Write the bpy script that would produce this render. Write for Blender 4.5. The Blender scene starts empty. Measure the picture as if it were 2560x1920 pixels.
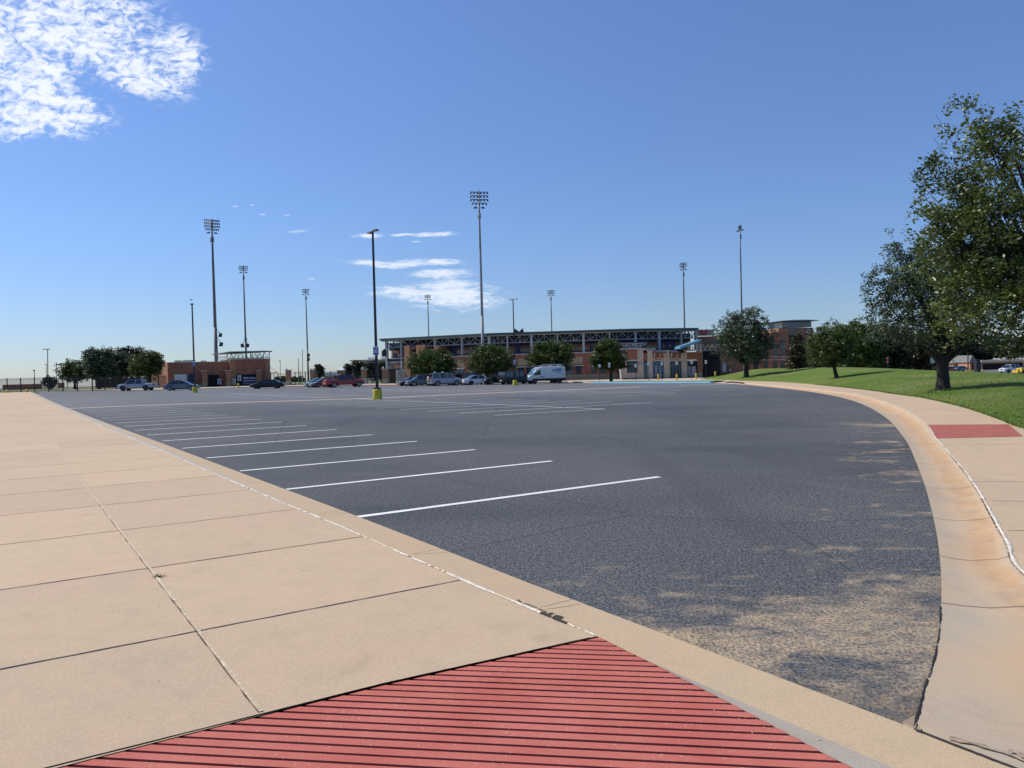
import bpy, bmesh, math, random
import numpy as np
from mathutils import Vector, Matrix
R = math.radians
scene = bpy.context.scene
col = scene.collection
rnd = random.Random(7)

# ------------------------------------------------------------------ camera
FPX = 1934.0; PITCH = R(-1.1667); ROLL = R(-1.4613); EYE = 1.70
_f = Vector((0, math.cos(PITCH), math.sin(PITCH)))
_u0 = Vector((0, -math.sin(PITCH), math.cos(PITCH))); _r0 = Vector((1, 0, 0))
_c, _s = math.cos(ROLL), math.sin(ROLL)
_r = _c * _r0 + _s * _u0; _u = -_s * _r0 + _c * _u0
cam_data = bpy.data.cameras.new("camera"); cam = bpy.data.objects.new("camera", cam_data); col.objects.link(cam)
cam.matrix_world = Matrix(((_r.x, _u.x, -_f.x, 0), (_r.y, _u.y, -_f.y, 0), (_r.z, _u.z, -_f.z, EYE), (0, 0, 0, 1)))
cam_data.sensor_width = 36.0; cam_data.lens = FPX / 2560 * 36.0
cam_data.clip_start = 0.05; cam_data.clip_end = 5000
scene.camera = cam

# ------------------------------------------------------------------ terrain and surveying helpers
def clamp(v, a, b): return max(a, min(b, v))
def T(X, Y):
    """height of the lot surface: level near the viewer, then falling gently away"""
    t = Y - 25
    q = 0 if t < -10 else ((t + 10) ** 2 / 40 if t < 10 else t)
    z = -min(q, 100) * clamp(.0075 + .00007 * X, .0022, .0085)
    if X > 44 and Y > 60:
        z -= min((Y - 60) * .014, 1.2) * clamp((X - 44) / 20, 0, 1)
    if Y > 190: z -= (Y - 190) * .0092          # the land beyond the fields falls away gently
    return z
def ray(px, py): return _f + (px - 1280) / FPX * _r - (py - 960) / FPX * _u
def at(px, py, Y):
    d = ray(px, py); t = Y / d.y
    return Vector((d.x * t, Y, d.z * t + EYE))
def G(px, py, dz=0.0):
    d = ray(px, py); t = 1.0
    for _ in range(80):
        P = d * t; z = T(P.x, P.y) + dz - EYE
        t += 0.7 * (z / d.z - t)
    return Vector((d.x * t, d.y * t, T(d.x * t, d.y * t)))
TH = R(32.94); UX, UY = math.cos(TH), math.sin(TH)
def UW(u, w): return (u * UX - w * UY, u * UY + w * UX)     # parking-grid axes to world

# ------------------------------------------------------------------ object helpers
def tag(o, label=None, cat=None, group=None, kind=None):
    if label: o['label'] = label
    if cat: o['category'] = cat
    if group: o['group'] = group
    if kind: o['kind'] = kind
    return o
def thing(name, label, cat, loc=(0, 0, 0), rz=0.0, group=None):
    o = bpy.data.objects.new(name, None); col.objects.link(o)
    o.location = loc; o.rotation_euler = (0, 0, rz); o.empty_display_size = .3
    return tag(o, label, cat, group)
def setm(o, m):
    o.data.materials.append(m)
def parented(o, parent, local):
    if parent is not None:
        o.parent = parent
        if not local and parent.type == 'EMPTY':
            o.matrix_parent_inverse = Matrix.Translation(-Vector(parent.location))
    return o
class MB:
    def __init__(s): s.v = []; s.f = []; s.uv = None
    def face(s, pts):
        n = len(s.v); s.v += [tuple(p) for p in pts]; s.f.append(tuple(range(n, n + len(pts))))
    def hexa(s, p):
        n = len(s.v); s.v += [tuple(q) for q in p]
        s.f += [(n+3, n+2, n+1, n), (n+4, n+5, n+6, n+7), (n, n+1, n+5, n+4), (n+1, n+2, n+6, n+5), (n+2, n+3, n+7, n+6), (n+3, n, n+4, n+7)]
    def box(s, x0, x1, y0, y1, z0, z1):
        s.hexa([(x0, y0, z0), (x1, y0, z0), (x1, y1, z0), (x0, y1, z0), (x0, y0, z1), (x1, y0, z1), (x1, y1, z1), (x0, y1, z1)])
    def bar(s, a, b, w, h=None, up=(0, 0, 1)):
        a = Vector(a); b = Vector(b); h = w if h is None else h
        d = (b - a).normalized(); up = Vector(up)
        if abs(d.dot(up)) > .98: up = Vector((0, 1, 0))
        x = d.cross(up).normalized() * w / 2; y = x.cross(d).normalized() * h / 2
        s.hexa([a - x - y, a + x - y, a + x + y, a - x + y, b - x - y, b + x - y, b + x + y, b - x + y])
    def tube(s, a, b, r0, r1=None, n=10, cap=True):
        a = Vector(a); b = Vector(b); r1 = r0 if r1 is None else r1
        d = (b - a).normalized(); up = Vector((0, 0, 1)) if abs(d.z) < .9 else Vector((0, 1, 0))
        x = d.cross(up).normalized(); y = x.cross(d).normalized(); k = len(s.v)
        for c, r in ((a, r0), (b, r1)):
            for i in range(n):
                t = 2 * math.pi * i / n; s.v.append(tuple(c + x * math.cos(t) * r + y * math.sin(t) * r))
        for i in range(n):
            j = (i + 1) % n; s.f.append((k + i, k + j, k + n + j, k + n + i))
        if cap: s.f.append(tuple(k + i for i in reversed(range(n)))); s.f.append(tuple(k + n + i for i in range(n)))
    def lathe(s, prof, cx=0, cy=0, n=16):
        k = len(s.v); m = len(prof)
        for r, z in prof:
            for i in range(n):
                t = 2 * math.pi * i / n; s.v.append((cx + r * math.cos(t), cy + r * math.sin(t), z))
        for j in range(m - 1):
            for i in range(n):
                i2 = (i + 1) % n; s.f.append((k + j*n + i, k + j*n + i2, k + (j+1)*n + i2, k + (j+1)*n + i))
        s.f.append(tuple(k + (m-1)*n + i for i in range(n))); s.f.append(tuple(k + i for i in reversed(range(n))))
    def loft(s, secs, close=True, caps=True):
        k = len(s.v); n = len(secs[0])
        for sec in secs: s.v += [tuple(p) for p in sec]
        for j in range(len(secs) - 1):
            for i in range(n if close else n - 1):
                i2 = (i + 1) % n; s.f.append((k + j*n + i, k + j*n + i2, k + (j+1)*n + i2, k + (j+1)*n + i))
        if caps and close:
            s.f.append(tuple(k + i for i in reversed(range(n)))); s.f.append(tuple(k + (len(secs)-1)*n + i for i in range(n)))
    def build(s, name, m, parent=None, local=False, smooth=False):
        me = bpy.data.meshes.new(name); me.from_pydata(s.v, [], s.f); me.update()
        bm = bmesh.new(); bm.from_mesh(me); bmesh.ops.recalc_face_normals(bm, faces=bm.faces); bm.to_mesh(me); bm.free()
        if smooth:
            me.polygons.foreach_set('use_smooth', [True] * len(me.polygons))
        o = bpy.data.objects.new(name, me); col.objects.link(o); setm(o, m)
        return parented(o, parent, local)
def copy_tree(o, parent=None):
    c = o.copy(); col.objects.link(c)
    if parent is not None: c.parent = parent
    for ch in [x for x in scene.objects if x.parent == o]: copy_tree(ch, c)
    return c
def children_of(o): return list(o.children)
def sheet(name, poly, dz, m, parent=None, step=5, stepx=10, sub=None):
    """flat polygon draped 4 mm apart over the gently falling terrain"""
    bm = bmesh.new(); vs = [bm.verts.new((p[0], p[1], 0)) for p in poly]; bm.faces.new(vs)
    xs = [p[0] for p in poly]; ys = [p[1] for p in poly]
    y = math.floor(min(ys) / step) * step
    while y < max(ys):
        bmesh.ops.bisect_plane(bm, geom=bm.verts[:] + bm.edges[:] + bm.faces[:], plane_co=(0, y, 0), plane_no=(0, 1, 0)); y += step
    x = math.floor(min(xs) / stepx) * stepx
    while x < max(xs):
        bmesh.ops.bisect_plane(bm, geom=bm.verts[:] + bm.edges[:] + bm.faces[:], plane_co=(x, 0, 0), plane_no=(1, 0, 0)); x += stepx
    bmesh.ops.triangulate(bm, faces=bm.faces[:])
    for v in bm.verts: v.co.z = T(v.co.x, v.co.y) + (dz(v.co.x, v.co.y) if callable(dz) else dz)
    bmesh.ops.recalc_face_normals(bm, faces=bm.faces)
    if sum(f.normal.z for f in bm.faces) < 0: bmesh.ops.reverse_faces(bm, faces=bm.faces)
    me = bpy.data.meshes.new(name); bm.to_mesh(me); bm.free()
    o = bpy.data.objects.new(name, me); col.objects.link(o); setm(o, m)
    if parent: o.parent = parent
    return o
def ribbon(name, secs, m, parent=None, uvy=None):
    """loft of cross-sections (lists of points) with uv = (metres along, 0..1 across)"""
    v = []; f = []; n = len(secs[0])
    for s_ in secs: v += [tuple(p) for p in s_]
    for j in range(len(secs) - 1):
        for i in range(n - 1): f.append((j*n+i, j*n+i+1, (j+1)*n+i+1, (j+1)*n+i))
    me = bpy.data.meshes.new(name); me.from_pydata(v, [], f); me.update()
    L = [0.0]
    for j in range(1, len(secs)): L.append(L[-1] + (Vector(secs[j][0]) - Vector(secs[j-1][0])).length)
    uv = me.uv_layers.new(name='UVMap')
    for lo in me.loops:
        j, i = divmod(lo.vertex_index, n); uv.data[lo.index].uv = (L[j], i / (n - 1))
    if sum(p.normal.z for p in me.polygons) < 0: me.flip_normals()
    me.polygons.foreach_set('use_smooth', [True] * len(me.polygons))
    o = bpy.data.objects.new(name, me); col.objects.link(o); setm(o, m)
    if parent: o.parent = parent
    return o
def text_mesh(name, s, size, m, M, parent, extr=.01, local=False, wide=1.0):
    cu = bpy.data.curves.new(name, 'FONT'); cu.body = s; cu.size = size; cu.extrude = extr
    cu.align_x = 'CENTER'; cu.align_y = 'CENTER'; cu.offset = size * .012
    t = bpy.data.objects.new(name, cu); col.objects.link(t)
    dg = bpy.context.evaluated_depsgraph_get(); me = bpy.data.meshes.new_from_object(t.evaluated_get(dg))
    bpy.data.objects.remove(t); me.transform(M @ Matrix.Diagonal((wide, 1, 1, 1)))
    me.materials.clear(); o = bpy.data.objects.new(name, me); col.objects.link(o); setm(o, m)
    return parented(o, parent, local)

# ------------------------------------------------------------------ materials
def newmat(name):
    m = bpy.data.materials.new(name); m.use_nodes = True; nt = m.node_tree
    return m, nt, nt.nodes['Principled BSDF']
def N(nt, t, **kw):
    n = nt.nodes.new(t)
    for k, v in kw.items(): setattr(n, k, v)
    return n
def noise(nt, vec, scale, detail=4, rough=.55, dist=0.0):
    n = N(nt, 'ShaderNodeTexNoise'); n.inputs['Scale'].default_value = scale; n.inputs['Detail'].default_value = detail
    n.inputs['Roughness'].default_value = rough; n.inputs['Distortion'].default_value = dist
    nt.links.new(vec, n.inputs['Vector']); return n.outputs['Fac']
def ramp(nt, fac, a, b, c0=(0, 0, 0, 1), c1=(1, 1, 1, 1)):
    r = N(nt, 'ShaderNodeValToRGB'); r.color_ramp.elements[0].position = a; r.color_ramp.elements[1].position = b
    r.color_ramp.elements[0].color = c0; r.color_ramp.elements[1].color = c1
    nt.links.new(fac, r.inputs[0]); return r.outputs[0]
def mth(nt, op, a, b=None, clampit=False):
    n = N(nt, 'ShaderNodeMath', operation=op); n.use_clamp = clampit
    for i, v in enumerate((a, b)):
        if v is None: continue
        if isinstance(v, (int, float)): n.inputs[i].default_value = v
        else: nt.links.new(v, n.inputs[i])
    return n.outputs[0]
def mrange(nt, v, a, b, c=0.0, d=1.0, smooth=True):
    n = N(nt, 'ShaderNodeMapRange'); n.interpolation_type = 'SMOOTHSTEP' if smooth else 'LINEAR'
    nt.links.new(v, n.inputs[0])
    for i, x in zip((1, 2, 3, 4), (a, b, c, d)): n.inputs[i].default_value = x
    return n.outputs[0]
def mix(nt, fac, a, b, mode='MIX'):
    n = N(nt, 'ShaderNodeMix', data_type='RGBA', blend_type=mode)
    for i, v in ((0, fac), (6, a), (7, b)):
        if isinstance(v, (int, float)): n.inputs[i].default_value = v
        elif isinstance(v, tuple): n.inputs[i].default_value = (*v[:3], 1)
        else: nt.links.new(v, n.inputs[i])
    return n.outputs[2]
def pos(nt): return N(nt, 'ShaderNodeNewGeometry').outputs['Position']
def mapv(nt, vec, scale=(1, 1, 1), rot=(0, 0, 0)):
    n = N(nt, 'ShaderNodeMapping'); n.inputs['Scale'].default_value = scale; n.inputs['Rotation'].default_value = rot
    nt.links.new(vec, n.inputs['Vector']); return n.outputs[0]
def bump(nt, bsdf, h, strength, dist):
    b = N(nt, 'ShaderNodeBump'); b.inputs['Strength'].default_value = strength; b.inputs['Distance'].default_value = dist
    nt.links.new(h, b.inputs['Height']); nt.links.new(b.outputs[0], bsdf.inputs['Normal'])
def mat(name, c, rough=.6, var=.15, scale=3.0, metal=0.0, bmp=0.0, bscale=40, spec=None, coat=0.0):
    m, nt, b = newmat(name); b.inputs['Roughness'].default_value = rough; b.inputs['Metallic'].default_value = metal
    if spec is not None: b.inputs['Specular IOR Level'].default_value = spec
    if coat: b.inputs['Coat Weight'].default_value = coat; b.inputs['Coat Roughness'].default_value = .05
    p = pos(nt); n1 = noise(nt, p, scale, 6, .6)
    lo = tuple(x * (1 - var) for x in c); hi = tuple(min(1, x * (1 + var)) for x in c)
    nt.links.new(ramp(nt, n1, .3, .7, (*lo, 1), (*hi, 1)), b.inputs['Base Color'])
    if bmp: bump(nt, b, noise(nt, p, bscale, 3), bmp, .01)
    return m

def concrete_mat(name, c1, c2, c3, speck=True):
    m, nt, b = newmat(name); p = pos(nt); b.inputs['Roughness'].default_value = .85; b.inputs['Specular IOR Level'].default_value = .25
    pr_ = mapv(nt, p, (1, 1, 1), (0, 0, -TH))
    big = noise(nt, mapv(nt, pr_, (.35, .8, 1)), .8, 5, .6, .6); mid = noise(nt, p, 3.2, 7, .7); fine = noise(nt, p, 90, 4, .75)
    c = mix(nt, ramp(nt, big, .38, .62), c1, c2); c = mix(nt, mth(nt, 'MULTIPLY', ramp(nt, mid, .42, .75), .7), c, c3)
    c = mix(nt, .35, c, ramp(nt, fine, .3, .7, (.3, .3, .3, 1), (.75, .75, .75, 1)), 'OVERLAY')
    grain = noise(nt, p, 260, 2, .6); c = mix(nt, .3, c, ramp(nt, grain, .32, .68, (.25, .25, .25, 1), (.78, .78, .78, 1)), 'OVERLAY')
    if speck:
        v = N(nt, 'ShaderNodeTexVoronoi'); v.inputs['Scale'].default_value = 7; nt.links.new(p, v.inputs['Vector'])
        dots = mth(nt, 'LESS_THAN', v.outputs['Distance'], .045)
        c = mix(nt, mth(nt, 'MULTIPLY', dots, mth(nt, 'GREATER_THAN', noise(nt, p, 2.1, 2), .56)), c, (.1, .07, .05))
    if name == 'sidewalk_concrete':      # each cast slab has its own slight tone
        s3 = N(nt, 'ShaderNodeSeparateXYZ'); nt.links.new(p, s3.inputs[0])
        uq = mth(nt, 'ADD', mth(nt, 'MULTIPLY', s3.outputs[0], UX), mth(nt, 'MULTIPLY', s3.outputs[1], UY)); wq = mth(nt, 'SUBTRACT', mth(nt, 'MULTIPLY', s3.outputs[1], UX), mth(nt, 'MULTIPLY', s3.outputs[0], UY))
        cb = N(nt, 'ShaderNodeCombineXYZ'); nt.links.new(mth(nt, 'FLOOR', mth(nt, 'DIVIDE', mth(nt, 'SUBTRACT', uq, .965), 2.02)), cb.inputs[0]); nt.links.new(mth(nt, 'FLOOR', mth(nt, 'DIVIDE', mth(nt, 'SUBTRACT', wq, 5.34), 2.02)), cb.inputs[1])
        wn_ = N(nt, 'ShaderNodeTexWhiteNoise'); nt.links.new(cb.outputs[0], wn_.inputs['Vector'])
        c = mix(nt, 1.0, c, ramp(nt, wn_.outputs['Value'], 0, 1, (.93, .935, .945, 1), (1.05, 1.03, 1.0, 1)), 'MULTIPLY')
        c = mix(nt, mth(nt, 'MULTIPLY', ramp(nt, noise(nt, p, .9, 6, .7, 1.2), .60, .72), .3), c, (.30, .22, .15))
    nt.links.new(c, b.inputs['Base Color']); bump(nt, b, mth(nt, 'ADD', fine, grain), .22, .004)
    return m
M = {}
M['walk'] = concrete_mat('sidewalk_concrete', (.515, .388, .252), (.52, .372, .252), (.425, .34, .225))
M['walk_far'] = concrete_mat('far_walk_concrete', (.52, .43, .33), (.50, .39, .30), (.43, .36, .28), False)
M['gutter'] = concrete_mat('gutter_concrete', (.50, .375, .235), (.50, .355, .215), (.44, .34, .225))
M['kerb_grey'] = concrete_mat('kerb_grey_concrete', (.43, .37, .29), (.41, .35, .27), (.37, .315, .24))

# right-hand gutter: concrete with an orange silt stain running along its low line
m, nt, b = newmat('stained_gutter'); p = pos(nt); b.inputs['Roughness'].default_value = .85; b.inputs['Specular IOR Level'].default_value = .25
uvn = N(nt, 'ShaderNodeUVMap'); sx = N(nt, 'ShaderNodeSeparateXYZ'); nt.links.new(uvn.outputs[0], sx.inputs[0])
wob = mth(nt, 'MULTIPLY', mth(nt, 'SUBTRACT', noise(nt, p, .7, 4), .5), .5)
off = mth(nt, 'ABSOLUTE', mth(nt, 'ADD', mth(nt, 'SUBTRACT', sx.outputs[1], .50), wob))
st = mrange(nt, off, .0, .42, 1, 0)
st = mth(nt, 'MULTIPLY', st, ramp(nt, noise(nt, mapv(nt, p, (1, 1, 1)), 1.3, 6, .65), .15, .55))
c = mix(nt, ramp(nt, noise(nt, p, 1.1, 6, .6), .35, .65), (.43, .355, .26), (.50, .375, .245))
c = mix(nt, st, c, (.50, .315, .17))
st2 = mth(nt, 'MULTIPLY', mrange(nt, off, .1, .22, 1, 0), ramp(nt, noise(nt, p, 3.2, 7, .75), .44, .68)); c = mix(nt, mth(nt, 'MULTIPLY', st2, .6), c, (.33, .21, .125))
c = mix(nt, mth(nt, 'MULTIPLY', ramp(nt, noise(nt, mapv(nt, p, (1, .5, 1)), 1.4, 7, .75, 1.0), .52, .7), .45), c, (.30, .245, .185))
fine = noise(nt, p, 110, 4, .75); c = mix(nt, .3, c, ramp(nt, fine, .3, .7, (.3, .3, .3, 1), (.75, .75, .75, 1)), 'OVERLAY')
nt.links.new(c, b.inputs['Base Color']); bump(nt, b, fine, .2, .004); M['gutter_r'] = m

# asphalt with aggregate, faint patches, and tan silt washed into the corner and along the right kerb
m, nt, b = newmat('asphalt'); p = pos(nt); b.inputs['Specular IOR Level'].default_value = .16
sp = N(nt, 'ShaderNodeSeparateXYZ'); nt.links.new(p, sp.inputs[0]); X, Y = sp.outputs[0], sp.outputs[1]
agg = noise(nt, p, 50, 1, .5); agg2 = noise(nt, p, 19, 2, .6); vo = N(nt, 'ShaderNodeTexVoronoi'); vo.inputs['Scale'].default_value = 60; nt.links.new(p, vo.inputs['Vector'])
patch = noise(nt, mapv(nt, p, (.5, 1, 1), (0, 0, -TH)), .45, 6, .65, .8); patch2 = noise(nt, p, .12, 4, .5)
c = mix(nt, ramp(nt, patch, .36, .66), (.064, .068, .073), (.092, .096, .102))
c = mix(nt, ramp(nt, patch2, .4, .62), c, (.106, .108, .109))
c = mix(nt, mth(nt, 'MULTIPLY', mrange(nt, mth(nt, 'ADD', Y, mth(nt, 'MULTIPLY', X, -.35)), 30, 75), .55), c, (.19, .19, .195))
c = mix(nt, 1.0, c, ramp(nt, agg, .36, .64, (.42, .42, .42, 1), (1.62, 1.62, 1.62, 1)), 'MULTIPLY')
c = mix(nt, 1.0, c, ramp(nt, agg2, .35, .65, (.74, .74, .74, 1), (1.24, 1.24, 1.24, 1)), 'MULTIPLY')
cr_ = N(nt, 'ShaderNodeTexVoronoi'); cr_.feature = 'DISTANCE_TO_EDGE'; cr_.inputs['Scale'].default_value = .09; nt.links.new(mix(nt, .04, p, N(nt, 'ShaderNodeTexNoise').outputs['Color']), cr_.inputs['Vector'])
tr_ = N(nt, 'ShaderNodeTexWave'); tr_.wave_type = 'RINGS'; tr_.rings_direction = 'Z'; tr_.inputs['Scale'].default_value = .16; tr_.inputs['Distortion'].default_value = 1.2; tr_.inputs['Detail'].default_value = 1
tm_ = N(nt, 'ShaderNodeMapping'); tm_.inputs['Location'].default_value = (9, -4, 0); nt.links.new(p, tm_.inputs['Vector']); nt.links.new(tm_.outputs[0], tr_.inputs['Vector'])
c = mix(nt, mth(nt, 'MULTIPLY', mth(nt, 'MULTIPLY', ramp(nt, tr_.outputs['Fac'], .93, .99), ramp(nt, noise(nt, p, .3, 5, .7), .5, .62)), .22), c, (.16, .155, .145))
c = mix(nt, mth(nt, 'MULTIPLY', mth(nt, 'LESS_THAN', cr_.outputs['Distance'], .0011), .5), c, (.03, .03, .032))
c = mix(nt, mth(nt, 'MULTIPLY', ramp(nt, noise(nt, mapv(nt, p, (1, .12, 1), (0, 0, -TH)), .55, 4, .6, .6), .56, .70), .22), c, (.045, .046, .05))
c = mix(nt, mth(nt, 'MULTIPLY', mth(nt, 'LESS_THAN', vo.outputs['Distance'], .17), .6), c, (.25, .245, .24))
fy = mth(nt, 'ADD', mth(nt, 'ADD', mth(nt, 'MULTIPLY', Y, .58), mth(nt, 'MULTIPLY', mth(nt, 'MULTIPLY', Y, Y), -.0045)), -.15)
dist = mth(nt, 'SUBTRACT', fy, X)
near = mrange(nt, Y, 3.9, 7.6, 1.0, 0.0); near = mth(nt, 'MULTIPLY', near, mrange(nt, dist, 4.6, .5, .6, 1))
uu = mth(nt, 'ADD', mth(nt, 'MULTIPLY', X, UX), mth(nt, 'MULTIPLY', Y, UY))
near = mth(nt, 'MAXIMUM', near, mth(nt, 'MULTIPLY', mrange(nt, uu, 3.42, 3.95, 1.0, 0.0), mrange(nt, Y, 4.7, 6.2, 1, 0)))
edge = mth(nt, 'MULTIPLY', mrange(nt, dist, 2.6, .0, 0, .85), mrange(nt, Y, 34, 16, 0, 1))
seg = mrange(nt, noise(nt, mapv(nt, p, (.4, .7, 1)), .9, 5, .6, .5), .45, .65, 0, 1); edge = mth(nt, 'MULTIPLY', edge, mth(nt, 'ADD', mth(nt, 'MULTIPLY', seg, .85), .3))
silt = mth(nt, 'MAXIMUM', near, edge)
sn = mth(nt, 'ADD', mth(nt, 'MULTIPLY', noise(nt, mapv(nt, p, (.8, 1.1, 1), (0, 0, .3)), 1.2, 6, .6, 1.0), .5), mth(nt, 'MULTIPLY', noise(nt, mapv(nt, p, (.9, 1.3, 1), (0, 0, .1)), 3.4, 6, .7, .6), .5))
siltm = mth(nt, 'ADD', silt, mth(nt, 'MULTIPLY', mth(nt, 'SUBTRACT', sn, .515), 4.4))
siltm = mth(nt, 'MULTIPLY', mrange(nt, siltm, .28, 1.15, 0, 1), mrange(nt, silt, .02, .2, 0, 1))
stone = ramp(nt, noise(nt, p, 42, 1, .5), .40, .56)
fill = mth(nt, 'MULTIPLY', siltm, mth(nt, 'ADD', mth(nt, 'MULTIPLY', stone, .66), .30), True)
siltc = mix(nt, ramp(nt, noise(nt, p, 3, 4), .35, .65), (.50, .365, .215), (.42, .325, .22))
siltc = mix(nt, mrange(nt, Y, 3.5, 4.1, .8, 0), siltc, (.12, .085, .06))
c = mix(nt, fill, c, siltc)
nt.links.new(c, b.inputs['Base Color']); b.inputs['Roughness'].default_value = .75
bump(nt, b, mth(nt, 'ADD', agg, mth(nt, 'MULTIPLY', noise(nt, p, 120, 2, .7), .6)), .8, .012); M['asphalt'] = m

def paint_mat(name, c, wear, under=(.06, .066, .078)):
    m, nt, b = newmat(name); p = pos(nt); b.inputs['Roughness'].default_value = .7
    w_ = ramp(nt, noise(nt, p, 28, 6, .8), wear, wear + .08); w2 = ramp(nt, noise(nt, p, .25, 3), .35, .7)
    cc = mix(nt, w_, under, c); cc = mix(nt, mth(nt, 'MULTIPLY', w2, .35), cc, tuple(.5 * a + .5 * q for a, q in zip(c, under)))
    nt.links.new(cc, b.inputs['Base Color']); return m
M['line'] = paint_mat('line_paint', (.78, .77, .72), .30)
M['line_old'] = paint_mat('worn_line_paint', (.66, .66, .65), .36, (.1, .1, .105))
M['sealant'] = mat('white_sealant', (.64, .58, .48), .8, .35, 14, bmp=.5)
M['filler'] = mat('dark_joint_filler', (.045, .03, .035), .9, .5, 9)
M['filler_thin'] = mat('thin_joint', (.13, .09, .07), .9, .4, 5)
M['filler_tan'] = mat('tan_joint_seal', (.52, .42, .29), .8, .35, 25)
M['damp'] = mat('damp_silt_stain', (.30, .22, .145), .7, .35, 14)
M['crack'] = mat('crack_soil_shade', (.035, .027, .022), .95, .5, 20, bmp=.6)

m, nt, b = newmat('red_concrete'); p = pos(nt); b.inputs['Roughness'].default_value = .8; b.inputs['Specular IOR Level'].default_value = .25
c = mix(nt, ramp(nt, noise(nt, p, 2.2, 6, .65), .35, .68), (.44, .112, .082), (.51, .155, .115))
c = mix(nt, .4, c, ramp(nt, noise(nt, p, 120, 4, .8), .3, .7, (.3, .3, .3, 1), (.75, .75, .75, 1)), 'OVERLAY')
chips = mth(nt, 'MULTIPLY', ramp(nt, noise(nt, p, 30, 5, .8), .66, .69), ramp(nt, noise(nt, p, 1.7, 2), .45, .6)); c = mix(nt, chips, c, (.50, .36, .25))
v = N(nt, 'ShaderNodeTexVoronoi'); v.inputs['Scale'].default_value = 42; nt.links.new(p, v.inputs['Vector'])
c = mix(nt, mth(nt, 'MULTIPLY', mth(nt, 'LESS_THAN', v.outputs['Distance'], .14), mth(nt, 'GREATER_THAN', noise(nt, p, 9, 2), .55)), c, (.62, .4, .3))
nt.links.new(c, b.inputs['Base Color']); bump(nt, b, noise(nt, p, 70, 5, .8), .45, .004); M['red'] = m
M['groove_shade'] = mat('groove_shade', (.06, .018, .018), .9, .4, 12)  # groove shade painted into the bed's colour, far darker than the bars
M['red_flat'] = mat('red_panel', (.36, .10, .072), .85, .18, 5, bmp=.3, bscale=60)

m, nt, b = newmat('lawn'); p = pos(nt); b.inputs['Roughness'].default_value = .9; b.inputs['Specular IOR Level'].default_value = .15
c = mix(nt, ramp(nt, noise(nt, mapv(nt, p, (1, .4, 1)), .22, 5, .6, .5), .35, .62), (.088, .155, .016), (.132, .172, .034))
c = mix(nt, mth(nt, 'MULTIPLY', ramp(nt, noise(nt, mapv(nt, p, (.6, .4, 1)), .35, 5, .6), .52, .72), .65), c, (.24, .23, .085))
c = mix(nt, .6, c, ramp(nt, noise(nt, mapv(nt, p, (7, 2.5, 4)), 4, 6, .8), .3, .7, (.22, .22, .22, 1), (.8, .8, .8, 1)), 'OVERLAY')
nt.links.new(c, b.inputs['Base Color']); bump(nt, b, noise(nt, p, 22, 4, .8), .9, .06); M['lawn'] = m
M['field'] = mat('dry_field', (.15, .165, .06), .95, .3, .06)
M['soil'] = mat('bare_soil', (.13, .085, .055), .95, .3, 3)
M['blade'] = mat('grass_blade', (.16, .23, .04), .8, .35, 2)

def leaf_mat(name, c1, c2, trans=.25, spec=.35):
    m, nt, b = newmat(name); oi = N(nt, 'ShaderNodeNewGeometry')
    c = mix(nt, oi.outputs['Random Per Island'], c1, c2)
    c = mix(nt, ramp(nt, noise(nt, oi.outputs['Position'], .55, 3), .4, .65), c, tuple(.62 * x for x in c1))
    nt.links.new(c, b.inputs['Base Color']); b.inputs['Roughness'].default_value = .42; b.inputs['Specular IOR Level'].default_value = spec
    tr = N(nt, 'ShaderNodeBsdfTranslucent'); mx = N(nt, 'ShaderNodeMixShader'); mx.inputs[0].default_value = trans
    nt.links.new(c, tr.inputs[0]); nt.links.new(b.outputs[0], mx.inputs[1]); nt.links.new(tr.outputs[0], mx.inputs[2])
    nt.links.new(mx.outputs[0], nt.nodes['Material Output'].inputs[0]); return m
M['leaf_near'] = leaf_mat('leaf_oak', (.07, .11, .022), (.20, .24, .05), .32, .65)
M['leaf_blue'] = leaf_mat('leaf_blue_oak', (.052, .088, .046), (.135, .168, .07), .28, .5)
M['leaf_mid'] = leaf_mat('leaf_mid', (.052, .09, .018), (.128, .168, .03), .26)
M['leaf_olive'] = leaf_mat('leaf_olive', (.075, .105, .03), (.15, .17, .05), .3)
M['leaf_dark'] = leaf_mat('leaf_dark', (.02, .034, .016), (.04, .058, .024), .12)
M['leaf_brown'] = leaf_mat('needle_brown', (.06, .055, .03), (.11, .085, .045), .15)
M['bark'] = mat('bark', (.03, .023, .019), .9, .35, 8, bmp=.9, bscale=18)

def brick_mat(name, c1, c2, mortar=.08):
    m, nt, b = newmat(name); p = pos(nt); b.inputs['Roughness'].default_value = .85
    br = N(nt, 'ShaderNodeTexBrick'); br.inputs['Scale'].default_value = 1.0; br.inputs['Brick Width'].default_value = .4; br.inputs['Row Height'].default_value = .2
    br.inputs['Mortar Size'].default_value = .012; br.inputs['Color1'].default_value = (*c1, 1); br.inputs['Color2'].default_value = (*c2, 1)
    br.inputs['Mortar'].default_value = (*[x * .75 for x in c1], 1)
    sp = N(nt, 'ShaderNodeSeparateXYZ'); cb = N(nt, 'ShaderNodeCombineXYZ'); nt.links.new(p, sp.inputs[0])
    nt.links.new(mth(nt, 'ADD', sp.outputs[0], sp.outputs[1]), cb.inputs[0]); nt.links.new(sp.outputs[2], cb.inputs[1]); nt.links.new(cb.outputs[0], br.inputs['Vector'])
    c = mix(nt, .35, br.outputs[0], ramp(nt, noise(nt, p, 1.2, 5), .3, .7, (.3, .3, .3, 1), (.7, .7, .7, 1)), 'OVERLAY')
    nt.links.new(c, b.inputs['Base Color']); return m
M['brick'] = brick_mat('red_brick', (.37, .155, .095), (.31, .12, .078))
M['brick_orange'] = brick_mat('orange_brick', (.44, .215, .125), (.38, .185, .11))
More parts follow.
